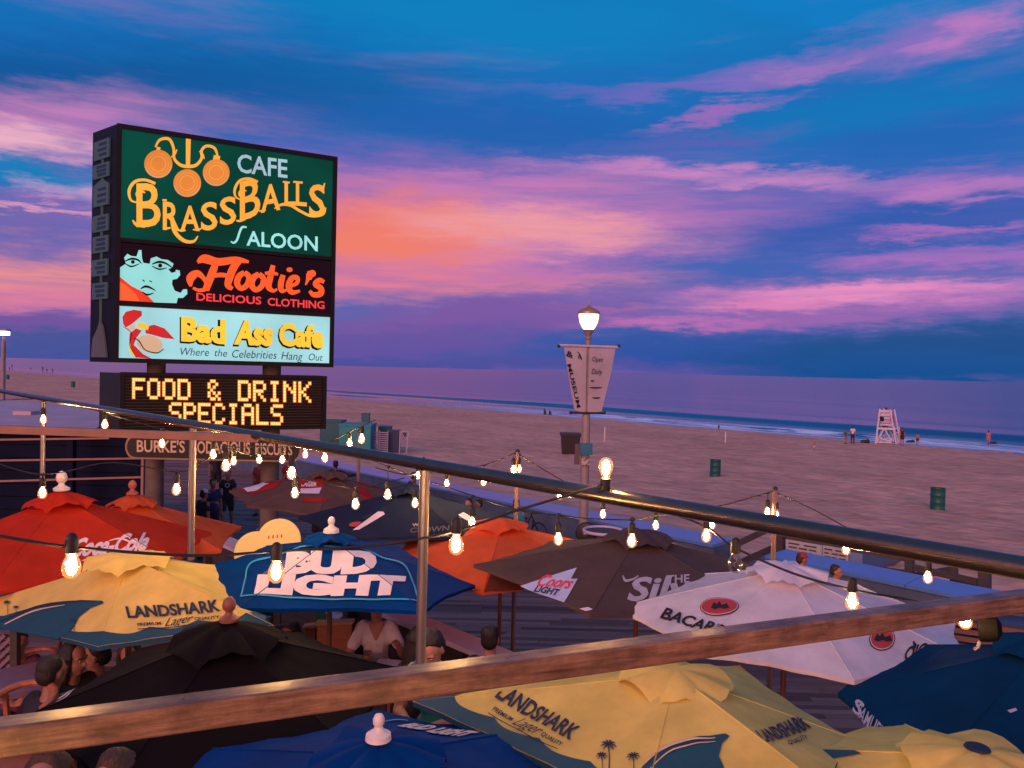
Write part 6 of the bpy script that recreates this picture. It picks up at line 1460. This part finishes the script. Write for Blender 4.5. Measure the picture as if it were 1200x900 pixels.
for k, (x, y, D) in enumerate(((24, 822, 5.2), (40, 775, 7.6), (330, 745, 8.4))):
    e = empty('chair', P(x, y, D) * 1.0, ('brown curved chair back at the lower left edge', 'orange brown chair behind the person in a dark jacket', 'dark chair between the yellow and blue umbrellas')[k], 'chair')
    q = P(x, y, D); cm = (boothm, boothm, darkboard)[k]
    p = MB(); pts = [q + Vector((.2 * math.cos(R(a_)), .2 * math.sin(R(a_)), .0 + .05 * math.sin(R(a_)))) for a_ in range(-20, 201, 20)]; p.tube(pts, .025, 8); p.build('back_rail', cm, e)
    p = MB(); p.box(q - Vector((0, .0, .42)), (.42, .40, .04)); p.build('seat', cm, e)
    for sx_, sy_ in ((1, 1), (1, -1), (-1, 1), (-1, -1)):
        a_ = q + Vector((sx_ * .17, sy_ * .16, -.43)); p = MB(); p.bar(Vector((a_.x, a_.y, PZ)), a_, .035, .035); p.build('leg', cm, e)
        if sy_ > 0: p = MB(); p.bar(a_, q + Vector((sx_ * .17, .1, 0)), .03, .03); p.build('back_post', cm, e)
# pale yellow round discs behind the blue umbrella
discm = lit('disc_pale_yellow', (232, 178, 108), .75, .5, .04, 1.0)
for (x, y, r_, D, lab) in ((327, 633, 25, 8.9, 'large round pale yellow lit disc behind the blue umbrella'), (300, 648, 25, 9.0, 'lower round pale yellow disc mostly hidden by the blue umbrella')):
    q = P(x, y, D); rr_ = r_ / F * D; e = empty('round_sign', (q.x, q.y, PZ), lab, 'round sign')
    p = MB(); p.lathe(q, [(rr_ - .01, -.03), (rr_, -.02), (rr_, .02), (rr_ - .01, .03)], 40, (.05, -1, .12)); o = p.build('disc', discm, e, smooth=True)
    p = MB(); p.bar(Vector((q.x, q.y + .06, PZ)), q + Vector((0, .06, 0)), .04, .04); p.build('stand', darkboard, e)
    if r_ == 25 and x > 310:
        for k in range(4):
            mb = MB(); c_ = P(315 + k * 5, 629.5 - k * .5, D - .06); mb.bar(c_ - Vector((0, 0, .018)), c_ + Vector((0, 0, .018)), .012, .008); mb.build('ink_mark', mat('ink_brown', (.35, .16, .06), .7), e)

# -- boardwalk people
def standing(px, pyf, label, h=1.72, z=0., **k):
    q = G(px, pyf, z); return person(label, Vector((q.x, q.y, z)), h=h, **k)
a_, inf = standing(266, 621, 'man in a black shirt with a round print and dark shorts walking', pose='walk', shirt=(.015, .015, .02), pants=(.008, .03, .025), skin=1, hair=0, yaw=15, arms=('swing_b', 'swing_f'))
M_, hq, wr, ch, HR = inf; c = MB(); pts = [M_ @ (ch + V(.055 * math.cos(R(k * 20)), -.156, .02 + .055 * math.sin(R(k * 20)))) for k in range(19)]; c.tube(pts, .012, 6, cap=False); c.build('shirt_print', pr_grey, a_)
standing(304, 604, 'man in a dark red shirt standing behind the patterned umbrella', shirt=(.16, .02, .02), pants=(.03, .02, .03), skin=1, hair=0, yaw=-10, h=1.8)
standing(248, 640, 'person in a navy blue outfit with a white stripe by the post', shirt=(.012, .03, .10), pants=(.01, .02, .07), skin=1, hair=0, yaw=40, shorts=False, h=1.75, arms=('table', 'down'))
standing(237, 655, 'person in navy with a pale lilac cap beside the rail post', shirt=(.01, .02, .06), pants=(.01, .015, .04), skin=1, hair=0, hat='white', yaw=150, shorts=False, h=1.68)
standing(253, 583, 'far person in a dark top behind the walking man', shirt=(.03, .02, .04), pants=(.02, .02, .03), skin=1, hair=0, yaw=20, h=1.7)
standing(318, 668, 'child in a dark shirt under the patterned umbrella', shirt=(.012, .02, .035), pants=(.02, .02, .03), skin=1, hair=0, yaw=-40, h=1.45, arms=('table', 'down'))
standing(372, 648, 'person in a green top sitting behind the yellow disc', shirt=(.005, .09, .07), pants=(.02, .02, .03), skin=0, hair=1, yaw=-20, h=1.6, arms=('table', 'table'))
standing(392, 606, 'dark person with arms held out behind the patterned umbrella', shirt=(.02, .015, .02), pants=(.02, .02, .03), skin=2, hair=0, yaw=180, arms=('wide', 'wide'), h=1.78, sleeve=1.2)
standing(338, 598, 'person in a red shirt behind the right sign post', shirt=(.22, .02, .02), pants=(.02, .02, .03), skin=1, hair=0, yaw=0, h=1.75)
standing(477, 622, 'person in dark blue bending near the navy umbrella', shirt=(.02, .03, .09), pants=(.02, .02, .03), skin=1, hair=0, yaw=120, h=1.72, lean=15)
standing(548, 668, 'bare shouldered dark haired person right of the navy umbrella', shirt=(.30, .12, .07), pants=(.02, .02, .03), skin=0, hair=0, yaw=-30, h=1.70, sleeve=.1, arms=('table', 'hip'))
standing(560, 664, 'second tanned person close behind the bare shouldered one', shirt=(.06, .04, .04), pants=(.02, .02, .03), skin=1, hair=0, yaw=-60, h=1.62, sleeve=.1)
standing(601, 672, 'person in a light teal shirt turned away by the bicycle', shirt=(.02, .22, .28), pants=(.05, .05, .06), skin=0, hair=1, yaw=160, h=1.74, lean=10)
def far_seat(px, py, D, label, **k):
    q = P(px, py, D); h = k.pop('h', 1.72); f = Vector((q.x, q.y, 0)); hh = q.z / 1.60 * 1.72 if q.z > .9 else h
    return person(label, f, h=max(1.2, min(2.0, q.z + .12)), **k)
far_seat(938, 657, 13.8, 'person in a red cap by the right sea wall', shirt=(.05, .05, .08), pants=(.03, .03, .04), hair=1, hat='red', skin=0, yaw=100)
far_seat(978, 671, 13.0, 'grey haired person in a red shirt by the right sea wall', shirt=(.36, .03, .03), pants=(.03, .03, .04), hair=1, skin=0, yaw=60, arms=('table', 'table'))
# -- people far down the beach
BG = 'people on the far beach'
for (x, y, hp, lab, kw) in (
    (991.5, 520, 17, 'bather in a green top bending at the water', dict(shirt=(.01, .14, .08), pants=(.3, .12, .08), lean=18, yaw=-60)),
    (999, 520, 21, 'bather in a white shirt and dark trousers at the water', dict(shirt=(.6, .6, .7), pants=(.02, .02, .05), shorts=False, yaw=150)),
    (1057, 522, 21, 'dark haired bather in a black suit right of the lifeguard chair', dict(shirt=(.03, .02, .02), pants=(.02, .02, .02), yaw=170, sleeve=.1)),
    (1075, 522, 15, 'child bather standing right of the lifeguard chair', dict(shirt=(.34, .16, .12), pants=(.03, .03, .04), yaw=180, sleeve=.1)),
    (1158, 522.5, 18, 'lone bather in a pink suit at the right', dict(shirt=(.42, .18, .2), pants=(.4, .16, .18), yaw=160, sleeve=.1)),
    (842, 505, 8, 'tiny person crouching at the water above the farther green barrel', dict(shirt=(.05, .02, .05), pants=(.03, .02, .03), lean=20)),
    (954, 527, 9, 'tiny figure in red and white on the sand left of the bathers', dict(shirt=(.4, .1, .1), pants=(.6, .5, .5), lean=10)),
    (50, 435, 6, 'tiny dark person on the far beach left of the sign', dict(shirt=(.02, .02, .04), yaw=90)), (55, 436.5, 4.5, 'tiny child beside the tiny dark person on the far beach', dict(shirt=(.03, .02, .05), yaw=60)),
    (61.5, 437, 5, 'tiny person at the right of the group on the far beach', dict(shirt=(.02, .03, .03))), (36, 434, 3.5, 'tiny figure alone on the far beach left of the group', dict(shirt=(.03, .03, .04))),
    (14, 432.5, 6, 'tiny person at the left edge of the far beach', dict(shirt=(.02, .02, .05), yaw=-60)), (11, 434.5, 4.5, 'tiny child at the left edge of the far beach', dict(shirt=(.08, .03, .05)))):
    q = ground_pt(x, y); h_ = hp / F * q.y
    person(lab, q, h=h_, group=BG, vox=.03, skin=1, hair=0, **kw)
q = ground_pt(640, 486); D = q.y; e = empty('beach_chairs', q, 'pair of dark beach chairs facing the water left of the banner post', 'chairs')
for x in (639, 645):
    p = MB(); p.prism([P(x - 2, 486, D), P(x + 1.5, 486, D), P(x + 1.2, 482.5, D), P(x - 1.6, 478 if x < 642 else 481, D)], (0, .5, 0)); p.build('chair', spk, e)
# -- bicycle leaning on the sea wall
bk = empty('bicycle', G(632, 640, 0), 'black bicycle leaning on the sea wall behind the orange umbrella', 'bicycle')
D = G(632, 648, 0).y; bm_ = mat('bike_black', (.012, .012, .014), .4)
def BP(x, y, dd=0): return P(x, y, D + dd)
wc = {}
for nm, (x, y) in dict(f=(632, 627), r=(612, 633)).items():
    c_ = BP(x, y); rw = 14.5 / F * D; p = MB(); ax_ = Vector((.55, .83, 0))
    pts = [c_ + (UX * -1 * math.cos(R(a_)) * .9 + Vector((0, 0, math.sin(R(a_))))) * rw * Vector((1, 1, 1)).length / 1.732 for a_ in range(0, 361, 15)]
    p.tube(pts, .022, 6, cap=False); o = p.build('wheel', bm_, bk, smooth='all'); p = MB()
    for a_ in range(0, 180, 30): v = (UX * -1 * math.cos(R(a_)) + Vector((0, 0, math.sin(R(a_))))) * rw * .95; p.tube([c_ - v, c_ + v], .004, 4)
    tag(p.build('spokes', galv, o), kind='stuff')
for a_, b_ in (((632, 627), (622, 601)), ((622, 604), (612, 633)), ((623, 606), (616, 612)), ((616, 610), (622, 630)), ((622, 630), (612, 633)), ((622, 630), (625, 608)), ((612, 608), (620, 608))):
    p = MB(); p.tube([BP(*a_), BP(*b_)], .018, 6); p.build('frame_tube', bm_, bk)
p = MB(); p.tube([BP(616, 599), BP(622, 601), BP(629, 602)], .016, 6); p.build('handlebar', bm_, bk)
p = MB(); p.ell(BP(613, 607), (.12, .07, .04)); p.build('saddle', bm_, bk)
